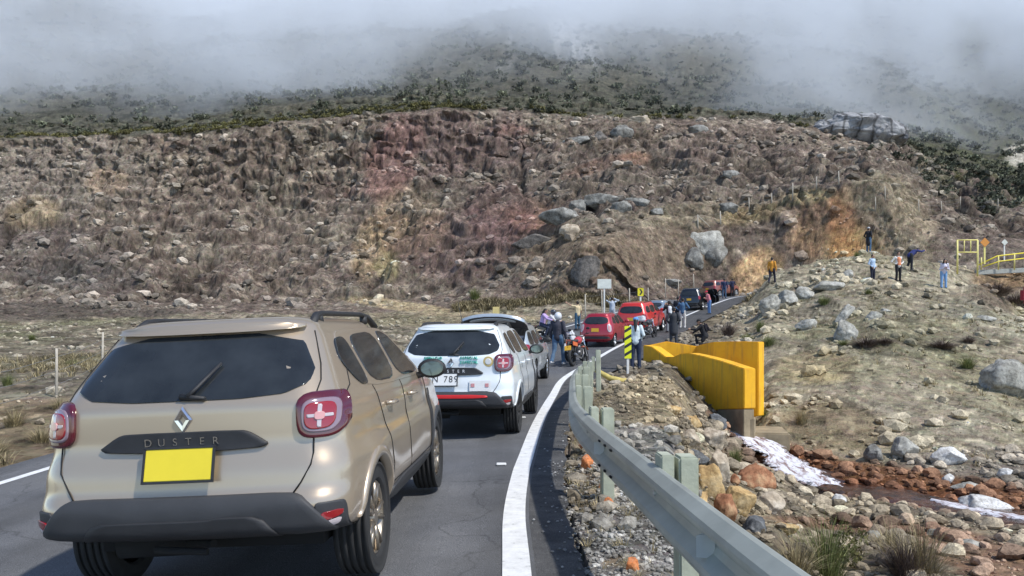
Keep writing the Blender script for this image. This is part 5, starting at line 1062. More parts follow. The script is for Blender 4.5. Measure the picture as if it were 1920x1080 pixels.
# --- motorcycles ---
def motorcycle(label, c1, c2, plate=True, fairing=False, box=None):
    root = empty('motorcycle', label=label, cat='motorcycle', group='motorcycles standing on the road')
    r = .31
    def whl(y, w):
        e = bpy.data.objects.new('wheel', None); C.objects.link(e); e.parent = root; e.location = (0, y, r)
        bm = bmesh.new(); seg = 36; R = []
        for k in range(seg):
            a = 2 * PI * k / seg; R.append([bm.verts.new(((w / 2) * math.cos(t_), (r - w / 2 + (w / 2) * math.sin(t_)) * math.cos(a), (r - w / 2 + (w / 2) * math.sin(t_)) * math.sin(a))) for t_ in [2 * PI * j / 10 for j in range(10)]])
        for k in range(seg):
            for j in range(10): f = bm.faces.new((R[k][j], R[k][(j+1)%10], R[(k+1)%seg][(j+1)%10], R[(k+1)%seg][j])); f.smooth = True
        fin('tyre', bm, MC['rubber'], e); bm = bmesh.new()
        for k in range(seg):
            a, b = 2 * PI * k / seg, 2 * PI * (k + 1) / seg; q = r - w * .95
            tubebm(bm, [(0, q * math.cos(a), q * math.sin(a)), (0, q * math.cos(b), q * math.sin(b))], .014, 5, False)
        for k in range(6): a = 2 * PI * k / 6; tubebm(bm, [(0, .03 * math.cos(a), .03 * math.sin(a)), (0, (r - w) * math.cos(a), (r - w) * math.sin(a))], .011, 5)
        tubebm(bm, [(-.06, 0, 0), (.06, 0, 0)], .04, 10); fin('rim', bm, MC['dark'], e)
    whl(0, .12); whl(1.33, .10)
    bm = bmesh.new()
    for P, q in (([(0, 1.08, .92), (0, .9, .62), (0, .62, .42), (0, .42, .42)], .022), ([(0, 1.08, .9), (0, .75, .82), (0, .3, .78), (0, -.12, .84)], .022), ([(0, .42, .42), (0, .3, .78)], .02)):
        tubebm(bm, P, q, 8)
    for sg in (-1, 1): tubebm(bm, [(sg * .09, 0, r), (sg * .08, .42, .42)], .018, 6); tubebm(bm, [(sg * .08, .1, .36), (sg * .07, .28, .76)], .022, 8)
    fin('frame', bm, MC['black'], root)
    bm = bmesh.new()
    for sg in (-1, 1): tubebm(bm, [(sg * .085, 1.33, r), (sg * .085, 1.10, .95)], [.022, .018], 8)
    fin('front_fork', bm, MC['chrome'], root)
    bm = bmesh.new(); boxbm(bm, (0, .62, .5), (.24, .34, .28), None, .05); tubebm(bm, [(0, .72, .52), (0, .82, .74)], [.075, .06], 10); tubebm(bm, [(-.15, .55, .44), (.15, .55, .44)], .09, 14); fin('engine', bm, mat('engine_metal', (.14,.14,.145), .4, .7), root)
    bm = bmesh.new(); tubebm(bm, [(.12, .8, .6), (.14, .84, .4), (.14, .55, .25), (.15, .2, .32), (.16, -.12, .42)], [.02, .022, .025, .045, .042], 8); fin('exhaust', bm, mat('exhaust_metal', (.3,.3,.3), .35, .9), root)
    bm = bmesh.new(); bmesh.ops.create_uvsphere(bm, u_segments=20, v_segments=12, radius=1, matrix=Matrix.Translation((0, .78, .86)) @ Matrix.Rotation(.15, 4, 'X') @ Matrix.Diagonal((.135, .27, .14, 1)))
    for f in bm.faces: f.smooth = True
    fin('fuel_tank', bm, c1, root)
    bm = bmesh.new(); boxbm(bm, (0, .28, .845), (.25, .62, .08), Euler((.06, 0, 0)), .035); fin('seat', bm, MC['seat'], root)
    bm = bmesh.new()
    for sg in (-1, 1): boxbm(bm, (sg * .12, .12, .74), (.03, .42, .14), Euler((-.12, 0, 0)), .012)
    fin('side_panel', bm, c2, root)
    bm = bmesh.new(); R = []
    for k in range(9):
        a = PI * (.35 + .45 * k / 8); R.append([bm.verts.new((x, 1.33 - (r + .05) * math.cos(a), r + (r + .05) * math.sin(a) - abs(x) * .2)) for x in (-.07, 0, .07)])
    for A, B in zip(R[:-1], R[1:]):
        for j in range(2): bm.faces.new((A[j], A[j+1], B[j+1], B[j]))
    fin('front_mudguard', bm, c2, root)
    bm = bmesh.new(); tubebm(bm, [(0, .02, .84), (0, -.2, .8), (0, -.3, .62)], [.07, .05, .02], 8); fin('tail_piece', bm, MC['black'], root)
    bm = bmesh.new(); boxbm(bm, (0, -.17, .86), (.16, .1, .08), None, .025); fin('tail_light', bm, MC['redlens'], root)
    if plate: bm = bmesh.new(); boxbm(bm, (0, -.31, .62), (.23, .012, .16), Euler((-.35, 0, 0)), .004); fin('number_plate', bm, mat('amber_plate', (.75,.42,.03), .5), root)
    bm = bmesh.new(); tubebm(bm, [(-.37, .93, 1.08), (-.2, 1.02, 1.07), (-.1, 1.08, .99), (.1, 1.08, .99), (.2, 1.02, 1.07), (.37, .93, 1.08)], .014, 8)
    for sg in (-1, 1): tubebm(bm, [(sg * .37, .93, 1.08), (sg * .25, .99, 1.075)], .02, 8)
    hb = fin('handlebar', bm, MC['black'], root)
    for sg in (-1, 1):
        bm = bmesh.new(); tubebm(bm, [(sg * .25, 1.0, 1.08), (sg * .3, .98, 1.22)], .007, 6); bmesh.ops.create_uvsphere(bm, u_segments=12, v_segments=8, radius=1, matrix=Matrix.Translation((sg * .33, .97, 1.25)) @ Matrix.Diagonal((.07, .02, .045, 1))); fin('mirror', bm, MC['black'], root)
    bm = bmesh.new(); bmesh.ops.create_uvsphere(bm, u_segments=14, v_segments=10, radius=1, matrix=Matrix.Translation((0, 1.2, .95)) @ Matrix.Diagonal((.1, .07, .1, 1))); fin('headlight', bm, MC['clear'], root)
    if fairing:
        for sg in (-1, 1):
            P = [(.78,.72),(1.05,.62),(1.24,.78),(1.26,1.02),(1.12,1.12),(.95,.95)]
            disc_fill('fairing', resamp(smooth_loop(P, 2), 40), lambda y, z, o, sg=sg: np.array([sg * (.15 + o - .25 * max(y - 1.0, 0)), y, z]), .02, c2, root, edge=-.02)
    if box: bm = bmesh.new(); boxbm(bm, (0, -.05, 1.02), (.4, .36, .28), None, .05); fin('top_box', bm, box, root)
    bm = bmesh.new(); tubebm(bm, [(-.08, .5, .3), (-.2, .48, .03)], .014, 6); fin('side_stand', bm, MC['black'], root)
    return root
pr = paint('red_tank_paint', (.5,.02,.03), .1, .3); po = paint('orange_plastic', (.75,.14,.02), 0, .4); pw = paint('white_plastic', (.7,.72,.74), 0, .35); pb = paint('black_plastic_paint', (.02,.02,.025), .1, .3)
def putm(root, px, Z, heading, lean=-6):
    x, y = at(px, Z); root.location = (x, y, surf(x, y)); root.rotation_euler = (0, math.radians(lean), -math.radians(heading)); return root
putm(motorcycle('red and orange motorcycle with yellow plate, nearest to the camera', pr, po), 1074, 26.6, 24)
putm(motorcycle('black motorcycle with white fairing just ahead of the red and orange one', pb, pw, False, True), 1092, 28.8, 205, 6)
putm(motorcycle('dark motorcycle with two riders, broadside in the far lane', pb, pb, False), 1012, 39, 105, 0)
putm(motorcycle('motorcycle with white top box standing beside the bright red car', pb, pb, False, False, pw), 1206, 39.6, 35)
# ---------------- guardrail ----------------
M_GALV = mat('galvanised_steel', (.42,.44,.39), .45, .4, var=.18, vs=2.5, bump=.12, bs=30)
M_POST = mat('pale_green_post', (.40,.42,.32), .8, var=.2, vs=5, bump=.4, bs=30)
GR = catmull(np.array([(1.75,-3.2),(1.28,-.6),(1.02,1.3),(.906,2.47),(.835,3.69),(.78,4.89),(.70,6.5),(.69,8.4),(.85,10.8),(1.08,13.6),(1.45,16.6),(1.95,19.4)]), 14)
gt = np.gradient(GR, axis=0); gt /= np.linalg.norm(gt, axis=1)[:, None]; gn = np.stack([-gt[:,1], gt[:,0]], 1)     # towards the road
gz = np.array([0 if p[1] < 13 else .06 * (p[1] - 13) / 6 for p in GR])
root = empty('guardrail', (GR[0,0], GR[0,1], 0), label='grey steel guardrail on pale green posts curving along the road edge', cat='guardrail')
# W profile: (outward towards road, height)
WP = [(.0,.752),(.022,.75),(.072,.715),(.078,.695),(.072,.672),(.014,.632),(.0,.60),(.014,.568),(.072,.528),(.078,.505),(.072,.484),(.022,.448),(.0,.446)]
WP = [(a, b) for a, b in WP]; th = .006
bm = bmesh.new(); rows = []
for i in range(len(GR)):
    r_ = []
    for (o, h) in WP: p = GR[i] + gn[i] * o; r_.append(bm.verts.new((p[0], p[1], h + gz[i])))
    for (o, h) in WP[::-1]: p = GR[i] + gn[i] * (o - th); r_.append(bm.verts.new((p[0], p[1], h + gz[i] - .001)))
    rows.append(r_)
for A, B in zip(rows[:-1], rows[1:]):
    for j in range(len(A)): f = bm.faces.new((A[j], A[(j+1)%len(A)], B[(j+1)%len(A)], B[j])); f.smooth = False
bm.faces.new(rows[0]); bm.faces.new(rows[-1][::-1])
for v in bm.verts: v.co -= Vector((GR[0,0], GR[0,1], 0))
fin('rail_beam', bm, M_GALV, root)
def on_rail(y):
    i = int(np.argmin(np.abs(GR[:,1] - y))); return i, GR[i], gn[i], gt[i], gz[i]
O0 = Vector((GR[0,0], GR[0,1], 0))
for y in (1.75, 4.42, 7.15, 9.9, 12.6, 14.8, 16.9, 19.2):
    i, p, n_, t_, z_ = on_rail(y); c = p - n_ * .165; g = ground(c[0], c[1]) if c[1] > 1.5 else -.3; ang = math.atan2(-t_[0], t_[1]); rz_ = -math.atan2(t_[0], t_[1]); top = .81 if y < 18 else .98
    R_ = random.Random(int(y * 10)); tl = Euler((R_.uniform(-.03, .03), R_.uniform(-.03, .02), rz_))
    bm = bmesh.new(); boxbm(bm, Vector((c[0], c[1], (top + z_ + g - .3) / 2)) - O0, (.11, .15, top + z_ - g + .3), tl, .012); po_ = fin('post', bm, M_POST, root)
    bm = bmesh.new(); c2 = p - n_ * .045; boxbm(bm, Vector((c2[0], c2[1], .64 + z_)) - O0, (.075, .15, .36), Euler((0, 0, rz_)), .008); fin('spacer_block', bm, M_POST, root)
    # bolts on the beam face
    bm = bmesh.new()
    bmesh.ops.create_cone(bm, cap_ends=True, segments=8, radius1=.018, radius2=.014, depth=.02, matrix=Matrix.Translation(Vector((*(p + n_ * .008), .60 + z_)) - O0) @ Matrix.Rotation(PI/2, 4, 'Y')); fin('bolt', bm, MC['chrome'], root)
for y in (3.35, 6.1, 8.8, 11.6):
    i, p, n_, t_, z_ = on_rail(y); bm = bmesh.new()
    V0 = [(p + n_ * .004 + t_ * d, h) for d, h in ((0, .655), (0, .545))]; V1 = [(p + n_ * .085 + t_ * 0.0, h) for h in (.645, .555)]; V2 = [(p + n_ * .004 + t_ * .1, h) for h in (.64, .56)]
    P = [(*V0[0][0], .655), (*V0[1][0], .545), (*V1[1][0], .555), (*V1[0][0], .645), (*V2[0][0], .64), (*V2[1][0], .56)]
    vv = [bm.verts.new(Vector(q) + Vector((0, 0, z_)) - O0) for q in P]
    for f in ((0,1,2,3), (3,2,5,4), (0,3,4), (1,5,2), (0,4,5,1)): bm.faces.new([vv[k] for k in f])
    fin('reflector_bracket', bm, mat('pale_reflector', (.6,.62,.6), .35, .2), root)
for y in (5.45, 5.65, 5.85):      # splice slots and bolts
    i, p, n_, t_, z_ = on_rail(y)
    for h in (.69, .51):
        bm = bmesh.new(); q = Vector((*(p + n_ * .083), h + z_)) - O0; tubebm(bm, [q - Vector((*t_, 0)) * .022, q + Vector((*t_, 0)) * .022], .009, 6); fin('splice_bolt', bm, MC['dark'], root)
# ---------------- yellow culvert walls ----------------
t = NT('yellow_wall_paint'); f = t.noise(1.6, 8, rough=.7); w_ = t.n('TexNoise'); w_.inputs['Scale'].default_value = 3; w_.inputs['Detail'].default_value = 8; mp = t.n('Mapping'); mp.inputs['Scale'].default_value = (3, 3, .25); tc = t.n('TexCoord'); t.l(tc.outputs['Object'], mp.inputs[0]); t.l(mp.outputs[0], w_.inputs['Vector'])
b_ = t.ramp(f, [(.3, (.76,.36,.012)), (.6, (.9,.49,.015))]); t.l(t.mix(t.ramp(w_.outputs['Fac'], [(.52, (0,0,0)), (.7, (.6,.6,.6))]), b_, (.45,.24,.05)), t.p.inputs['Base Color']); t.p.inputs['Roughness'].default_value = .7; t.bump(t.noise(25, 6), .3, .01); M_YEL = t.m
M_CON = mat('stained_concrete', (.30,.24,.15), .9, var=.35, vs=2.2, bump=.5, bs=20)
root = empty('culvert_headwall', (5.5, 25, 0), label='bright yellow concrete culvert wing walls with wavy top above the stream', cat='culvert wall')
def wallseg(name, pts, thick, m, zb_fn=None):
    """pts: (x, y, z_bottom, z_top) along the face; thickness away from the channel side"""
    P = np.array(pts, float); T = np.gradient(P[:, :2], axis=0); T /= np.linalg.norm(T, axis=1)[:, None]; N_ = np.stack([T[:,1], -T[:,0]], 1) * thick
    bm = bmesh.new(); O = Vector((5.5, 25, 0)); rows = []
    for p, n_ in zip(P, N_):
        rows.append([bm.verts.new(Vector(q) - O) for q in ((p[0], p[1], p[2]), (p[0], p[1], p[3]), (p[0] + n_[0], p[1] + n_[1], p[3]), (p[0] + n_[0], p[1] + n_[1], p[2]))])
    for A, B in zip(rows[:-1], rows[1:]):
        for j in range(4): bm.faces.new((A[j], A[(j+1)%4], B[(j+1)%4], B[j]))
    bm.faces.new(rows[0]); bm.faces.new(rows[-1][::-1]); bmesh.ops.recalc_face_normals(bm, faces=bm.faces[:])
    bmesh.ops.bevel(bm, geom=[e for e in bm.edges if len(e.link_faces) == 2 and e.calc_face_angle(0) > .8], offset=.02, segments=2, affect='EDGES')
    return fin(name, bm, m, root)
def wp(px, Z, yb, yt): s = FPX / Z; return ((px - 960) / s, Z, CAMH - (yb - HY) / s, CAMH - (yt - HY) / s)
near_w = [wp(1206, 28.6, 700, 647), wp(1222, 28.0, 712, 650), wp(1236, 27.5, 722, 660), wp(1248, 27.1, 732, 669), wp(1262, 26.6, 742, 669), wp(1276, 26.1, 752, 663), wp(1292, 25.6, 762, 662), wp(1320, 24.6, 772, 668), wp(1350, 23.7, 768, 676), wp(1395, 22.3, 766, 691)]
M_Y2 = M_YEL
wallseg('near_wing_wall', near_w, -.36, M_YEL)
lo = [wp(1345, 23.85, 900, 767.5), wp(1370, 23.05, 900, 767.5), wp(1394, 22.33, 900, 767)]
wallseg('concrete_footing', lo, -.33, M_CON)
wallseg('head_wall', [wp(1212, 29.4, 720, 648), wp(1250, 29.3, 740, 640), wp(1312, 29.0, 760, 650)], .25, M_YEL)
wallseg('far_wing_wall', [wp(1300, 29.2, 780, 650), wp(1318, 27.9, 780, 645), wp(1338, 26.6, 790, 641), wp(1380, 25.9, 785, 640), wp(1422, 25.2, 780, 641)], -.3, M_YEL)
wallseg('outlet_block', [wp(1398, 22.9, 845, 782), wp(1417, 22.8, 845, 782)], .5, M_CON)
bm = bmesh.new(); boxbm(bm, Vector((7.1, 23.3, -1.62)) - Vector((5.5, 25, 0)), (1.7, 1.6, .5), Euler((0, 0, -.2)), .04); fin('outlet_slab', bm, M_CON, root)
# water running off the outlet slab and down the rocks
PT = [(6.45,22.9,-1.5),(6.75,22.3,-1.62),(7.0,21.6,-1.8),(7.1,20.9,-1.98),(7.12,20.3,-2.05),(7.2,19.7,-2.12),(7.3,19.2,-2.16),(7.35,18.6,-2.2)]
ribbon('waterfall', catmull(np.array(PT), 8), np.interp(np.arange(57), [0, 20, 45, 56], [.9, 1.1, 1.25, .9]), M_FOAM, .12, kind='structure')
# ---------------- signs, markers, gate, fences ----------------
M_WHITEP = mat('white_painted_post', (.72,.71,.66), .6, var=.12); M_YS = mat('yellow_sign_paint', (.72,.62,.02), .5); M_YG = mat('pale_yellow_gate_paint', (.75,.66,.22), .5, var=.1)
M_BLK = mat('black_sign_paint', (.02,.02,.02), .5); M_GREY = mat('sign_back', (.62,.64,.58), .5, var=.1); M_OR = mat('orange_sign_paint', (.62,.25,.04), .5)
def place(name, px, Z, label, cat, group=None, rz=0, z=None):
    x, y = at(px, Z); return empty(name, (x, y, surf(x, y) if z is None else z), rz, label=label, cat=cat, group=group)
r1 = place('delineator_post', 1177, 23.4, 'yellow and black striped marker on a white post beside the woman in blue cap', 'road marker')
bm = bmesh.new(); boxbm(bm, (0, 0, .55), (.07, .05, 1.3), None, .008); fin('post', bm, M_WHITEP, r1)
bm = bmesh.new(); boxbm(bm, (0, -.035, .92), (.2, .012, .95), None, .01); pn = fin('marker_board', bm, mat('fluorescent_yellow', (.75,.78,.02), .45), r1)
for k in range(4):
    bm = bmesh.new(); z0 = .5 + k * .23; V = [bm.verts.new(q) for q in ((-.098, -.043, z0), (.098, -.043, z0 + .12), (.098, -.043, z0 + .21), (-.098, -.043, z0 + .09))]; bm.faces.new(V); fin('black_stripe', bm, M_BLK, pn)
r1 = place('information_board', 1133, 52, 'plain pale board on a single white post beyond the small red hatchback', 'sign'); k = 52 / FPX
bm = bmesh.new(); boxbm(bm, (0, 0, 1.3), (.09, .09, 2.6), None, .005); fin('post', bm, M_WHITEP, r1)
bm = bmesh.new(); boxbm(bm, (0, -.06, 2.55), (.9, .03, .62), None, .01); fin('board', bm, M_GREY, r1)
r1 = place('curve_sign', 1201, 56, 'small yellow sign with black arrow above the bright red car', 'road sign')
bm = bmesh.new(); boxbm(bm, (0, 0, .75), (.12, .06, 1.5), None, .005); fin('post', bm, M_WHITEP, r1)
bm = bmesh.new(); boxbm(bm, (0, -.05, 1.75), (.42, .02, .56), None, .03); sb_ = fin('sign_plate', bm, M_YS, r1)
bm = bmesh.new(); V = [bm.verts.new((x, -.063, z)) for x, z in ((-.1,1.95),(.02,1.95),(.14,1.75),(.02,1.55),(-.1,1.55),(.02,1.75))]; bm.faces.new(V); fin('chevron', bm, M_BLK, sb_)
r1 = place('yellow_marker_sign', 930, 40, 'small square yellow sign above the raised tailgate', 'road sign')
bm = bmesh.new(); boxbm(bm, (0, 0, .7), (.06, .06, 1.5), None, .005); fin('post', bm, M_YG, r1)
bm = bmesh.new(); boxbm(bm, (0, -.04, 1.62), (.34, .03, .40), None, .01); fin('sign_plate', bm, mat('weathered_yellow', (.62,.5,.2), .6, var=.2), r1)
# gate frame and yellow railings of the bridge
r1 = place('yellow_gate', 1814, 57, 'pale yellow open metal gate frame standing right of the mound', 'gate', z=CAMH - (506 - HY) * 57 / FPX); s = 57 / FPX
bm = bmesh.new()
for x in (-22, 22): tubebm(bm, [(x * s * .86, 0, -.3 - (.15 if x > 0 else 0)), (x * s * .86, 0, 56 * s)], .06, 8)
fin('gate_post', bm, M_YG, r1)
bm = bmesh.new()
for z in (56, 33): tubebm(bm, [(-19 * s, 0, z * s), (19 * s, 0, z * s)], .045, 8)
for x in (-6, 6): tubebm(bm, [(x * s, 0, 33 * s), (x * s, 0, 56 * s)], .035, 8)
fin('gate_bars', bm, M_YG, r1)
r1 = place('bridge_railing', 1880, 60, 'yellow tube railing beside the side road at the right edge', 'railing', z=CAMH - (500 - HY) * 60 / FPX); s = 60 / FPX
bm = bmesh.new(); tubebm(bm, [(-48 * s, 0, 2 * s), (-10 * s, 0, 20 * s), (60 * s, 0, 28 * s)], .05, 8); tubebm(bm, [(-36 * s, 0, 0), (-6 * s, 0, 10 * s), (60 * s, 0, 18 * s)], .045, 8); fin('rail', bm, mat('railing_yellow', (.72,.58,.03), .5), r1)
for x in (-40, -8, 22, 52): bm = bmesh.new(); tubebm(bm, [(x * s, 0, -6 * s), (x * s, 0, (10 + x * .12 + 12) * s)], .05, 8); fin('post', bm, M_YG, r1)
bm = bmesh.new(); boxbm(bm, (8 * s, .3, -8 * s), (110 * s, .3, .35), Euler((0, -.05, 0)), .03); fin('concrete_edge_beam', bm, mat('pale_concrete', (.36,.37,.34), .9, var=.2), r1)
r1 = place('orange_warning_sign', 1846, 59, 'orange diamond warning sign on a yellow and white post by the gate', 'road sign', z=CAMH - (494 - HY) * 59 / FPX)
bm = bmesh.new(); boxbm(bm, (0, 0, .75), (.12, .06, 1.6), None, .005); fin('post', bm, M_YG, r1)
bm = bmesh.new(); boxbm(bm, (0, -.05, 1.55), (.5, .03, .5), Euler((0, PI/4, 0)), .01); fin('sign_plate', bm, M_OR, r1)
r1 = place('arrow_post', 1883, 62, 'small white cross shaped sign on a post beside the yellow railing', 'sign', z=CAMH - (486 - HY) * 62 / FPX)
bm = bmesh.new(); boxbm(bm, (0, 0, .7), (.09, .06, 1.6), None, .005); fin('post', bm, M_WHITEP, r1)
bm = bmesh.new(); boxbm(bm, (0, -.05, 1.3), (.36, .03, .36), Euler((0, PI/4, 0)), .01); fin('sign_plate', bm, M_GREY, r1)
r1 = place('red_round_sign', 1924, 30, 'red rounded sign cut by the right edge of the photo', 'road sign', z=CAMH - (600 - HY) * 30 / FPX)
bm = bmesh.new(); boxbm(bm, (0, .03, .2), (.05, .05, 1.6), None, .005); fin('post', bm, M_WHITEP, r1)
bm = bmesh.new(); boxbm(bm, (0, -.02, .93), (.34, .03, .62), None, .12); fin('sign_plate', bm, mat('dark_red_sign', (.3,.01,.03), .4), r1)
# a bent piece of yellow rail behind the last post
r1 = place('yellow_kerb_piece', 1150, 20.5, 'broken yellow concrete kerb lying behind the last rail post', 'kerb piece')
bm = bmesh.new(); tubebm(bm, [(-.45, 0, .35), (-.1, -.05, .15), (.25, 0, .06), (.5, .1, .05)], [.06, .07, .08, .1], 8); fin('kerb_bar', bm, mat('weathered_kerb_yellow', (.5,.4,.12), .8, var=.3), r1)
M_WOOD = mat('weathered_fence_wood', (.42,.38,.31), .9, var=.25, bump=.4); M_WIRE = mat('fence_wire', (.3,.29,.27), .5, .6)
def fence(name, pts, label, h=1.25, r=.045, wires=3, brace=None):
    """pts: (photo column, photo row of the foot, distance hint)"""
    P = [hit(px, py, z) if z < 500 else None for px, py, z in pts]; root = empty(name, P[0], label=label, cat='fence'); O = P[0]
    tops = []
    for i, p in enumerate(P):
        rr = random.Random(i * 7 + len(pts)); d = Vector((rr.uniform(-.06, .06), 0, 0)); hh = h * rr.uniform(.9, 1.1)
        bm = bmesh.new(); tubebm(bm, [p - O - Vector((0, 0, .3)), p - O + Vector((0, 0, hh)) + d], [r, r * .8], 7); fin('post', bm, M_WOOD, root); tops.append(hh)
        if brace == i: bm = bmesh.new(); tubebm(bm, [p - O + Vector((0, 0, hh * .9)), p - O + Vector((h * .9, 0, 0))], r * .7, 6); fin('brace', bm, M_WOOD, root)
    for w in range(wires):
        bm = bmesh.new(); q = []
        for a, b in zip(P[:-1], P[1:]):
            for t_ in (0, .5): c = a.lerp(b, t_) - O; q.append(c + Vector((0, -.02, h * (.25 + .3 * w) - (.04 if t_ else 0))))
        q.append(P[-1] - O + Vector((0, 0, h * (.25 + .3 * w)))); tubebm(bm, q, .006, 4); fin('wire', bm, M_WIRE, root)
fence('wire_fence', [(1308,426,78),(1350,424,78),(1404,398,78),(1446,390,78),(1486,372,78),(1530,354,78),(1572,346,78)], 'thin post and wire fence climbing the slope above the orange cut', 1.45, .07, brace=0)
fence('wire_fence', [(1096,598,50),(1128,594,50),(1180,590,55),(1216,580,58),(1247,560,60),(1270,556,62),(1300,548,64)], 'post and wire fence along the foot of the cut behind the queue', 1.9, .05)
fence('wire_fence', [(1640,395,78),(1660,376,80),(1722,400,78),(1765,398,78),(1800,392,78),(1870,392,80),(1925,398,80)], 'faint wire fence on the slope above the yellow gate', 1.3, .05)
fence('wire_fence', [(-60,800,11),(106,745,13.0),(190,700,18),(270,672,24),(330,655,30)], 'old fence with green grey posts on the left bank', .95, .03)
# ---------------- people ----------------
SKIN = mat('skin', (.42,.24,.16), .55, var=.08); _mats = {}
def cloth(c, rough=.85):
    k = tuple(c)
    if k not in _mats: _mats[k] = mat('cloth', c, rough, var=.18, vs=7, bump=.35, bs=18)
    return _mats[k]
HAIR = mat('dark_hair', (.018,.013,.01), .5, var=.3, vs=30); MASKM = None
_b = bmesh.new(); bmesh.ops.create_uvsphere(_b, u_segments=16, v_segments=12, radius=1); _b.verts.index_update(); SPV = [q.co.copy() for q in _b.verts]; SPF = [[q.index for q in f.verts] for f in _b.faces]; _b.free()
def sph(bm, c, r, rot=None):
    r = (r, r, r) if not hasattr(r, '__len__') else r
    M = Matrix.Translation(c) @ (rot.to_matrix().to_4x4() if rot else Matrix()) @ Matrix.Diagonal((*r, 1))
    vs = [bm.verts.new(M @ q) for q in SPV]
    for f in SPF: bm.faces.new([vs[i] for i in f])
def limb(bm, P, R):
    tubebm(bm, P, R, 14)
    for p, r in zip(P, R): sph(bm, p, r * .995)
def remesh(name, bm, vox, m, parent, it=2):
    bmesh.ops.recalc_face_normals(bm, faces=bm.faces[:]); me = bpy.data.meshes.new(name); bm.to_mesh(me); bm.free(); o = bpy.data.objects.new(name, me)
    md = o.modifiers.new('r', 'REMESH'); md.mode = 'VOXEL'; md.voxel_size = vox; md.use_smooth_shade = True; s_ = o.modifiers.new('s', 'SMOOTH'); s_.iterations = it; s_.factor = .5
    nm = baked(o); bpy.data.objects.remove(o); nm.materials.clear(); nm.materials.append(m); return link(name, nm, parent)
def hand(bm, w, d, up, sg):
    """w wrist, d direction of the fingers, up back-of-hand normal"""
    d = d.normalized(); up = (up - d * up.dot(d)).normalized(); s = d.cross(up)
    limb(bm, [w, w + d * .045, w + d * .085], [.026, .034, .03]); lens = (.066, .076, .071, .056)
    for k in range(4):
        b = w + d * .085 + s * (k - 1.5) * .0195; f1 = b + d * lens[k] * .5 - up * .006; f2 = b + d * lens[k] * .85 - up * .024
        tubebm(bm, [b, f1, f2], [.0095, .009, .0078], 8)
    b = w + d * .035 - s * .03 * sg; tubebm(bm, [b, b + d * .03 - s * .022 * sg - up * .01, b + d * .06 - s * .024 * sg - up * .02], [.012, .011, .009], 8)
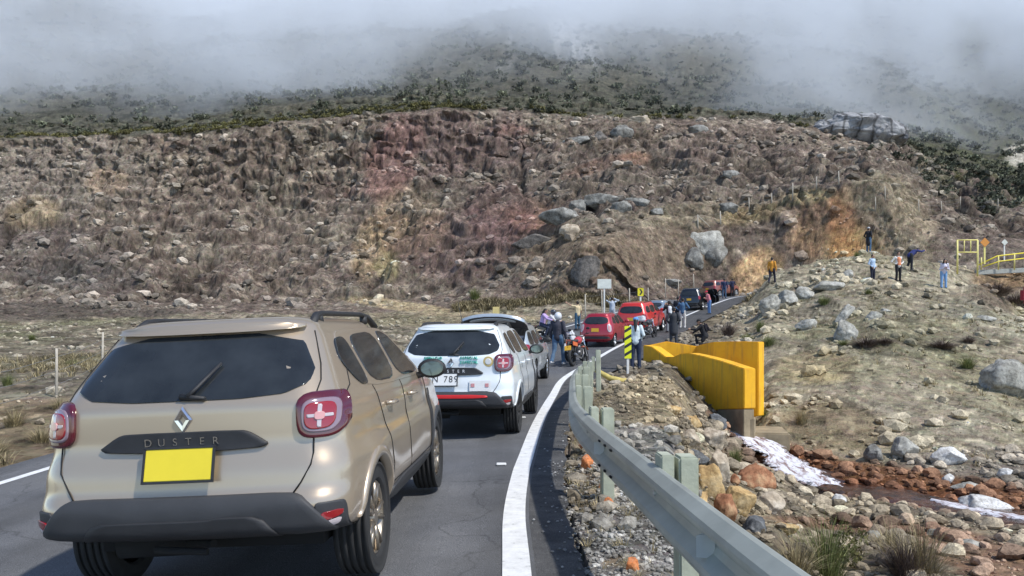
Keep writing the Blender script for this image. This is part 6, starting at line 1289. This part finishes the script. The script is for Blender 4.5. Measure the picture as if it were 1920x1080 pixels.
def person(label, loc, face, H=1.7, pose='stand', top=(.05,.05,.06), legs=(.05,.07,.12), shoes=(.05,.05,.05), hair='short', cap=None, long_coat=False, vest=None, helmet=None, female=False, sleeves=True, group='people watching beside the road', seed=0):
    rr = random.Random(seed); root = empty('person', loc, -math.radians(face), label=label, cat='person', group=group); k = H / 1.72
    v = lambda x, y, z: Vector((x, y, z)) * k
    sw = .185 if not female else .165; hp = .09
    pel, che, nek, hd = v(0, 0, .95), v(0, .0, 1.28), v(0, -.005, 1.46), v(0, .015, 1.61)
    hip = {s: v(s * hp, 0, .92) for s in (-1, 1)}; kne = {s: v(s * (.11), .02, .50) for s in (-1, 1)}; ank = {s: v(s * .12, -.01, .08) for s in (-1, 1)}
    lean = 0
    sh = {s: v(s * sw, -.01, 1.41) for s in (-1, 1)}; el = {s: v(s * (sw + .07), -.03, 1.13) for s in (-1, 1)}; wr = {s: v(s * (sw + .08), .06, .89) for s in (-1, 1)}; hdir = {s: Vector((0, .15, -1)) for s in (-1, 1)}
    tilt = Vector((0, 0, 0))
    def shift(fn): 
        nonlocal che, nek, hd, sh, el, wr
        che, nek, hd = fn(che), fn(nek), fn(hd); sh = {s: fn(p) for s, p in sh.items()}; el = {s: fn(p) for s, p in el.items()}; wr = {s: fn(p) for s, p in wr.items()}
    if pose == 'phone':
        for s in (-1, 1): el[s] = v(s * (sw + .06), .2, 1.22); wr[s] = v(s * .075, .33, 1.5); hdir[s] = Vector((-s * .3, .3, 1))
    if pose == 'phone1': el[1] = v(sw + .05, .2, 1.24); wr[1] = v(.06, .34, 1.5); hdir[1] = Vector((-.2, .3, 1))
    if pose == 'hips':
        for s in (-1, 1): el[s] = v(s * (sw + .2), -.08, 1.16); wr[s] = v(s * .17, .04, 1.02); hdir[s] = Vector((-s, .6, -.3))
    if pose == 'head':
        for s in (-1, 1): el[s] = v(s * (sw + .2), .1, 1.5); wr[s] = v(s * .12, .03, 1.62); hdir[s] = Vector((-s, 0, .6))
    if pose == 'point': el[-1] = v(-sw - .22, .1, 1.46); wr[-1] = v(-sw - .42, .2, 1.60); hdir[-1] = Vector((-1, .3, .5))
    if pose == 'pocket':
        for s in (-1, 1): el[s] = v(s * (sw + .1), -.08, 1.14); wr[s] = v(s * .17, .1, .96); hdir[s] = Vector((-s * .4, .3, -1))
    if pose == 'stride': kne[1] = v(.1, .2, .52); ank[1] = v(.1, .26, .09); kne[-1] = v(-.1, -.06, .5); ank[-1] = v(-.1, -.3, .13)
    if pose == 'bend':
        R = Matrix.Rotation(-math.radians(58), 3, 'X'); pel0 = pel.copy(); shift(lambda p: R @ (p - pel0) + pel0); el[1] = sh[1] + v(.05, .22, -.05); wr[1] = sh[1] + v(.02, .45, .02); hdir[1] = Vector((0, 1, .1)); el[-1] = sh[-1] + v(-.1, .05, -.25); wr[-1] = kne[-1] + v(0, .12, .1); ank[-1] = v(-.16, -.15, .08)
    if pose == 'hunch': R = Matrix.Rotation(-math.radians(18), 3, 'X'); pel0 = pel.copy(); shift(lambda p: R @ (p - pel0) + pel0); wr = {s: v(s * .05, .3, 1.15) for s in (-1, 1)}; el = {s: v(s * (sw + .08), .12, 1.08) for s in (-1, 1)}; hdir = {s: Vector((0, 1, .3)) for s in (-1, 1)}
    if pose == 'crouch':
        dz = v(0, 0, -.44); pel += dz; hip = {s: p + dz for s, p in hip.items()}; R = Matrix.Rotation(-math.radians(22), 3, 'X'); p0 = v(0, 0, .95); shift(lambda p: R @ (p - p0) + p0 + dz)
        kne[1] = v(.14, .42, .50); ank[1] = v(.13, .34, .08); kne[-1] = v(-.12, .2, .10); ank[-1] = v(-.12, -.25, .12); el[1] = sh[1] + v(.04, .2, -.2); wr[1] = kne[1] + v(-.02, .12, .12); el[-1] = sh[-1] + v(-.04, .22, -.18); wr[-1] = sh[-1] + v(.1, .45, -.15); hdir = {s: Vector((0, 1, 0)) for s in (-1, 1)}
    if pose == 'ride':
        dz = v(0, 0, -.04); pel += dz; hip = {s: p + dz for s, p in hip.items()}; R = Matrix.Rotation(-math.radians(14), 3, 'X'); p0 = v(0, 0, .95); shift(lambda p: R @ (p - p0) + p0 + dz)
        for s in (-1, 1): kne[s] = v(s * .22, .36, .72); ank[s] = v(s * .2, .2, .34); el[s] = sh[s] + v(s * .08, .22, -.2); wr[s] = sh[s] + v(s * .1, .46, -.26); hdir[s] = Vector((0, 1, -.1))
    up = (nek - pel).normalized(); fw = Vector((1, 0, 0)).cross(up) * -1; fw = up.cross(Vector((1, 0, 0)))
    rot = Matrix((Vector((1, 0, 0)), fw, up)).transposed().to_euler(); foot_f = Vector((0, 1, 0))
    # ---- body, one surface
    bm = bmesh.new()
    limb(bm, [pel, pel.lerp(che, .5), che, nek + up * -.04 * k], [.115 * k, .105 * k, .12 * k, .07 * k])
    limb(bm, [nek - up * .05 * k, nek + up * .06 * k], [.056 * k, .052 * k])
    sph(bm, hd + up * .03 * k, (.076 * k, .092 * k, .088 * k), rot); sph(bm, hd - up * .045 * k + fw * .022 * k, (.057 * k, .07 * k, .068 * k), rot)      # skull, jaw
    sph(bm, hd + fw * .098 * k - up * .012 * k, (.013 * k, .018 * k, .024 * k), rot); sph(bm, hd + fw * .088 * k - up * .052 * k, (.025 * k, .012 * k, .009 * k), rot)
    for s in (-1, 1):
        sph(bm, hd + Vector((s * .078 * k, 0, 0)) - up * .0 * k, (.012 * k, .022 * k, .032 * k), rot)
        limb(bm, [che + Vector((s * .09 * k, 0, 0)) + up * .05 * k, sh[s]], [.07 * k, .052 * k]); limb(bm, [sh[s], el[s], wr[s]], [.05 * k, .038 * k, .026 * k])
        hand(bm, wr[s], hdir[s], Vector((s, -.3, .2)), s)
        limb(bm, [hip[s], kne[s], ank[s]], [.085 * k, .055 * k, .038 * k]); limb(bm, [ank[s] - Vector((0, .03, .03)) * k, ank[s] + (foot_f * .13 - Vector((0, 0, .045))) * k], [.032 * k, .028 * k])
    remesh('body', bm, .0085, SKIN, root)
    bm = bmesh.new()
    for s in (-1, 1): sph(bm, hd + fw * .083 * k + Vector((s * .03 * k, 0, 0)) + up * .012 * k, (.013 * k, .008 * k, .007 * k), rot)
    fin('eyes', bm, MC['ink'], root)
    # ---- clothing
    bm = bmesh.new(); hem = pel - up * (.02 if not long_coat else .0) * k
    limb(bm, [hem, pel.lerp(che, .5), che + up * .02 * k, nek - up * .06 * k], [(.150 if not female else .14) * k, (.142 if not female else .125) * k, .152 * k, .095 * k])
    if long_coat: limb(bm, [pel, pel - Vector((0, 0, .34)) * k], [.155 * k, .175 * k])
    for s in (-1, 1):
        limb(bm, [hem + Vector((s * .04, 0, 0)), che + Vector((s * .08 * k, 0, .05 * k)), sh[s]], [.13 * k, .1 * k, .074 * k])
        e_ = wr[s] if sleeves else sh[s].lerp(el[s], .8); limb(bm, [sh[s], el[s], e_] if sleeves else [sh[s], e_], [.071 * k, .056 * k, .043 * k] if sleeves else [.071 * k, .058 * k])
    limb(bm, [nek - up * .05 * k, nek + up * .005 * k], [.085 * k, .064 * k])
    # folds
    for i in range(7): z_ = rr.uniform(0, 1); a = rr.uniform(0, 6.28); c = pel.lerp(che, z_) + Vector((math.cos(a) * .125, math.sin(a) * .12, 0)) * k; limb(bm, [c - Vector((.04, .0, .03)) * k, c + Vector((.04, .0, .04)) * k], [.02 * k, .022 * k])
    tp = remesh('jacket', bm, .013, cloth(top), root, 3)
    if vest:
        bm = bmesh.new(); limb(bm, [pel + up * .03 * k, pel.lerp(che, .5), che + up * .02 * k, nek - up * .07 * k], [.158 * k, .151 * k, .161 * k, .1 * k]); remesh('vest', bm, .015, cloth(vest), root)
    bm = bmesh.new(); limb(bm, [hip[-1] + Vector((.02, 0, .04)), hip[1] + Vector((-.02, 0, .04))], [.122 * k, .122 * k])
    for s in (-1, 1):
        limb(bm, [hip[s], hip[s].lerp(kne[s], .5), kne[s], kne[s].lerp(ank[s], .5), ank[s]], [.112 * k, .095 * k, .075 * k, .068 * k, .062 * k]); limb(bm, [ank[s] + Vector((-.03, 0, .03)) * k, ank[s] + Vector((.03, .01, .035)) * k], [.045 * k, .046 * k])
    remesh('trousers', bm, .013, cloth(legs), root, 3)
    for s in (-1, 1):
        bm = bmesh.new(); a = ank[s]; limb(bm, [a + (Vector((0, -.045, -.03))) * k, a + Vector((0, .06, -.04)) * k, a + Vector((0, .16, -.048)) * k], [.048 * k, .043 * k, .034 * k]); remesh('shoe', bm, .012, cloth(shoes, .6), root)
    # ---- hair / headgear
    bm = bmesh.new(); sph(bm, hd + up * .045 * k - fw * .014 * k, (.087 * k, .096 * k, .086 * k), rot); sph(bm, hd - fw * .04 * k - up * .015 * k, (.078 * k, .062 * k, .075 * k), rot)
    if hair == 'long': limb(bm, [hd - fw * .06 * k, nek - fw * .09 * k, che - fw * .15 * k - up * .0 * k], [.075 * k, .062 * k, .03 * k])
    if hair == 'loose':
        for s in (-1, 1): limb(bm, [hd + Vector((s * .06 * k, 0, 0)), nek + Vector((s * .085 * k, .01, 0)), nek + Vector((s * .09 * k, .03, 0)) - up * .1 * k], [.045 * k, .04 * k, .025 * k])
        limb(bm, [hd - fw * .06 * k, nek - fw * .07 * k - up * .05 * k], [.075 * k, .06 * k])
    remesh('hair', bm, .012, HAIR, root)
    if cap:
        bm = bmesh.new(); sph(bm, hd + up * .062 * k - fw * .008 * k, (.096 * k, .106 * k, .078 * k), rot); sph(bm, hd + up * .055 * k + fw * .11 * k, (.065 * k, .06 * k, .01 * k), rot); remesh('cap', bm, .01, cloth(cap), root)
    if helmet:
        bm = bmesh.new(); sph(bm, hd + up * .02 * k, (.128 * k, .148 * k, .14 * k), rot); sph(bm, hd - up * .06 * k + fw * .05 * k, (.1 * k, .1 * k, .07 * k), rot); h_ = remesh('helmet', bm, .012, mat('helmet_shell', helmet, .2, coat=1), root)
        bm = bmesh.new(); sph(bm, hd + up * .015 * k + fw * .06 * k, (.105 * k, .1 * k, .045 * k), rot); remesh('visor', bm, .012, MC['glass'], h_)
    if pose in ('phone', 'phone1'):
        c = (wr[-1] + wr[1]) / 2 if pose == 'phone' else wr[1].copy(); c = c + Vector((0, .03, .09))
        M = Matrix.Translation(loc) @ Matrix.Rotation(-math.radians(face), 4, 'Z'); b = bmesh.new(); boxbm(b, (0, 0, 0), (.15 if pose == 'phone' else .075, .009, .075 if pose == 'phone' else .15), None, .004)
        po = fin('phone', b, MC['ink'], None, label='dark phone held up by the ' + label[:label.find(',')] if ',' in label else 'dark phone held up at eye level', cat='phone', group='raised phones'); po.matrix_world = M @ Matrix.Translation(c)
    return root
def ppl(px, Z, *a, foot=None, **k):
    if foot: p = hit(px, foot, Z); loc = (p.x, p.y, p.z - .03)
    else: x, y = at(px, Z); loc = (x, y, surf(x, y))
    return person(a[0], loc, *a[1:], **k)
ppl(1046, 27.2, 'rider in a navy jacket and white helmet, standing by the red motorcycle', 25, 1.76, 'stride', top=(.035,.035,.05), legs=(.08,.14,.22), shoes=(.5,.5,.5), helmet=(.65,.66,.68), seed=1)
ppl(1083, 47.5, 'man in a cream shirt, raising his arm at the far left road edge', -30, 1.7, 'point', top=(.62,.5,.3), legs=(.04,.1,.16), sleeves=False, seed=2)
ppl(1148, 51, 'person in a pale blue hoodie, hands raised behind the blank board', 20, 1.72, 'head', top=(.45,.5,.56), legs=(.4,.42,.44), seed=3)
ppl(1192, 25.2, 'woman in a white top and dark trousers, with blue cap and long hair', 12, 1.62, 'pocket', top=(.6,.68,.7), legs=(.018,.028,.06), hair='long', cap=(.12,.3,.62), female=True, seed=4)
ppl(1263, 36, 'man in a long black coat, standing alone on the shoulder', 15, 1.75, 'pocket', top=(.03,.033,.04), legs=(.04,.045,.055), long_coat=True, seed=5)
cr = ppl(1322, 35.5, 'man in black, crouching on one knee above the yellow wall', -75, 1.7, 'crouch', top=(.015,.015,.018), legs=(.015,.015,.017), cap=(.02,.02,.02), seed=6)
ppl(1330, 56, 'person in a pink top and red cap, by the black car doors', -100, 1.65, 'hunch', top=(.62,.22,.24), legs=(.1,.2,.4), cap=(.5,.03,.06), female=True, seed=7)
ppl(1255, 43.5, 'person in a white vest over black, taking a picture beside the grey car', -20, 1.7, 'phone', top=(.02,.02,.025), vest=(.62,.64,.66), legs=(.2,.21,.22), seed=8)
ppl(1271, 47.5, 'man in a black jacket, close beside the man in blue', 30, 1.76, 'stand', top=(.015,.018,.025), legs=(.03,.03,.04), seed=9)
ppl(1280, 46, 'man in a blue shirt and white trousers, beside the white line', 20, 1.72, 'hips', top=(.05,.12,.22), legs=(.58,.55,.5), shoes=(.6,.6,.6), seed=10)
ppl(1358, 73, 'man in a navy jacket and jeans, left of the two at the road bend', 10, 1.8, 'stand', top=(.015,.025,.07), legs=(.06,.1,.16), seed=11)
ppl(1373, 76, 'person in dark clothes, right of the two at the road bend', -10, 1.7, 'pocket', top=(.015,.018,.05), legs=(.015,.015,.02), seed=12)
hk = dict(group='people standing on the mound')
ppl(1447, 40, 'person in an orange jacket, climbing the left side of the mound', 40, 1.7, 'stride', top=(.62,.27,.03), legs=(.015,.015,.03), foot=535, seed=13, **hk)
ppl(1628, 45, 'tall man in a long black coat, highest on the mound', 60, 1.85, 'pocket', top=(.012,.012,.016), legs=(.06,.12,.2), cap=(.5,.5,.5), long_coat=True, foot=475, shoes=(.5,.5,.5), seed=14, **hk)
ppl(1636, 36, 'man in a pale blue shirt, standing below the tall man in black', 150, 1.65, 'pocket', top=(.4,.52,.68), legs=(.012,.014,.03), foot=531, seed=15, **hk)
ppl(1684, 36, 'man in an orange vest over white, standing in the middle of the mound', 170, 1.78, 'hips', top=(.66,.64,.6), vest=(.68,.25,.12), legs=(.012,.012,.014), foot=527, seed=16, **hk)
ppl(1705, 40, 'man in a navy striped jacket, bending forward to the right', 75, 1.85, 'bend', top=(.02,.03,.14), legs=(.012,.014,.02), foot=511, seed=17, **hk)
ppl(1769, 36, 'person in a white top and pale jeans, looking down at the right', 190, 1.75, 'hunch', top=(.6,.57,.66), legs=(.2,.36,.6), foot=541, hair='loose', female=True, shoes=(.2,.35,.6), seed=18, **hk)
BK = [o for o in C.objects if o.name.startswith('motorcycle') and o.get('label', '').startswith('dark motorcycle')][0]
for dy, lb, tp, hm in ((.12, 'rear rider in a lilac jacket, seated on the dark motorcycle', (.5,.36,.62), None), (.5, 'front rider in a white jacket, holding the handlebar of the dark motorcycle', (.66,.64,.62), (.04,.04,.05))):
    h = -BK.rotation_euler[2]; person(lb, (BK.location.x + math.sin(h) * dy, BK.location.y + math.cos(h) * dy, BK.location.z + (.06 if dy < .3 else 0)), math.degrees(h), 1.68, 'ride', top=tp, legs=(.03,.04,.07), helmet=hm, hair='long' if dy < .3 else 'short', seed=20 + int(dy * 10), group='riders on the dark motorcycle')
# backpack of the crouching man
M = Matrix.Translation(cr.location) @ Matrix.Rotation(cr.rotation_euler[2], 4, 'Z'); bm = bmesh.new(); boxbm(bm, (0, -.04, .86), (.3, .2, .42), Euler((-.35, 0, 0)), .07); boxbm(bm, (0, -.15, .8), (.22, .08, .2), Euler((-.35, 0, 0)), .03); tubebm(bm, [(-.1, .04, 1.06), (-.11, .2, 1.0), (-.1, .12, .75)], .02, 6); tubebm(bm, [(.1, .04, 1.06), (.11, .2, 1.0), (.1, .12, .75)], .02, 6)
bp = fin('backpack', bm, cloth((.025,.022,.03)), None, label='dark backpack on the back of the crouching man', cat='backpack'); bp.matrix_world = M
# ---------------- low cloud drifting over the mountain ----------------
bm = bmesh.new(); P_ = [(134, 34), (134, 61), (430, 188), (430, 34)]
A_ = [[bm.verts.new((x, y, z)) for y, z in P_] for x in (-480, 480)]
for i in range(4): bm.faces.new((A_[0][i], A_[0][(i+1)%4], A_[1][(i+1)%4], A_[1][i]))
bm.faces.new(A_[0]); bm.faces.new(A_[1][::-1]); bmesh.ops.recalc_face_normals(bm, faces=bm.faces[:])
me = bpy.data.meshes.new('cloud_bank'); bm.to_mesh(me); bm.free()
m = bpy.data.materials.new('cloud_vapour'); m.use_nodes = True; nt = m.node_tree; nt.nodes.clear()
out = nt.nodes.new('ShaderNodeOutputMaterial'); pv = nt.nodes.new('ShaderNodeVolumePrincipled'); nt.links.new(pv.outputs[0], out.inputs['Volume'])
pv.inputs['Color'].default_value = (.93, .965, 1, 1); pv.inputs['Anisotropy'].default_value = -0.1
tc = nt.nodes.new('ShaderNodeTexCoord'); geo = nt.nodes.new('ShaderNodeNewGeometry'); sx = nt.nodes.new('ShaderNodeSeparateXYZ'); nt.links.new(geo.outputs['Position'], sx.inputs[0])
no = nt.nodes.new('ShaderNodeTexNoise'); no.inputs['Scale'].default_value = .015; no.inputs['Detail'].default_value = 6; no.inputs['Roughness'].default_value = .6; nt.links.new(geo.outputs['Position'], no.inputs['Vector'])
hr = nt.nodes.new('ShaderNodeMapRange'); hr.inputs['From Min'].default_value = -24; hr.inputs['From Max'].default_value = 18; hr.inputs['To Min'].default_value = -.08; hr.inputs['To Max'].default_value = .05
ma = nt.nodes.new('ShaderNodeMath'); ma.operation = 'MULTIPLY_ADD'; nt.links.new(sx.outputs[1], ma.inputs[0]); ma.inputs[1].default_value = -.34; nt.links.new(sx.outputs[2], ma.inputs[2]); nt.links.new(ma.outputs[0], hr.inputs['Value'])
ad = nt.nodes.new('ShaderNodeMath'); ad.operation = 'ADD'; nt.links.new(no.outputs['Fac'], ad.inputs[0]); nt.links.new(hr.outputs[0], ad.inputs[1])
dr = nt.nodes.new('ShaderNodeMapRange'); dr.inputs['From Min'].default_value = .46; dr.inputs['From Max'].default_value = .64; dr.inputs['To Min'].default_value = .0012; dr.inputs['To Max'].default_value = .042
nt.links.new(ad.outputs[0], dr.inputs['Value']); nt.links.new(dr.outputs[0], pv.inputs['Density'])
me.materials.append(m); link('cloud_bank', me, kind='stuff')
bpy.data.scenes.remove(TMP)
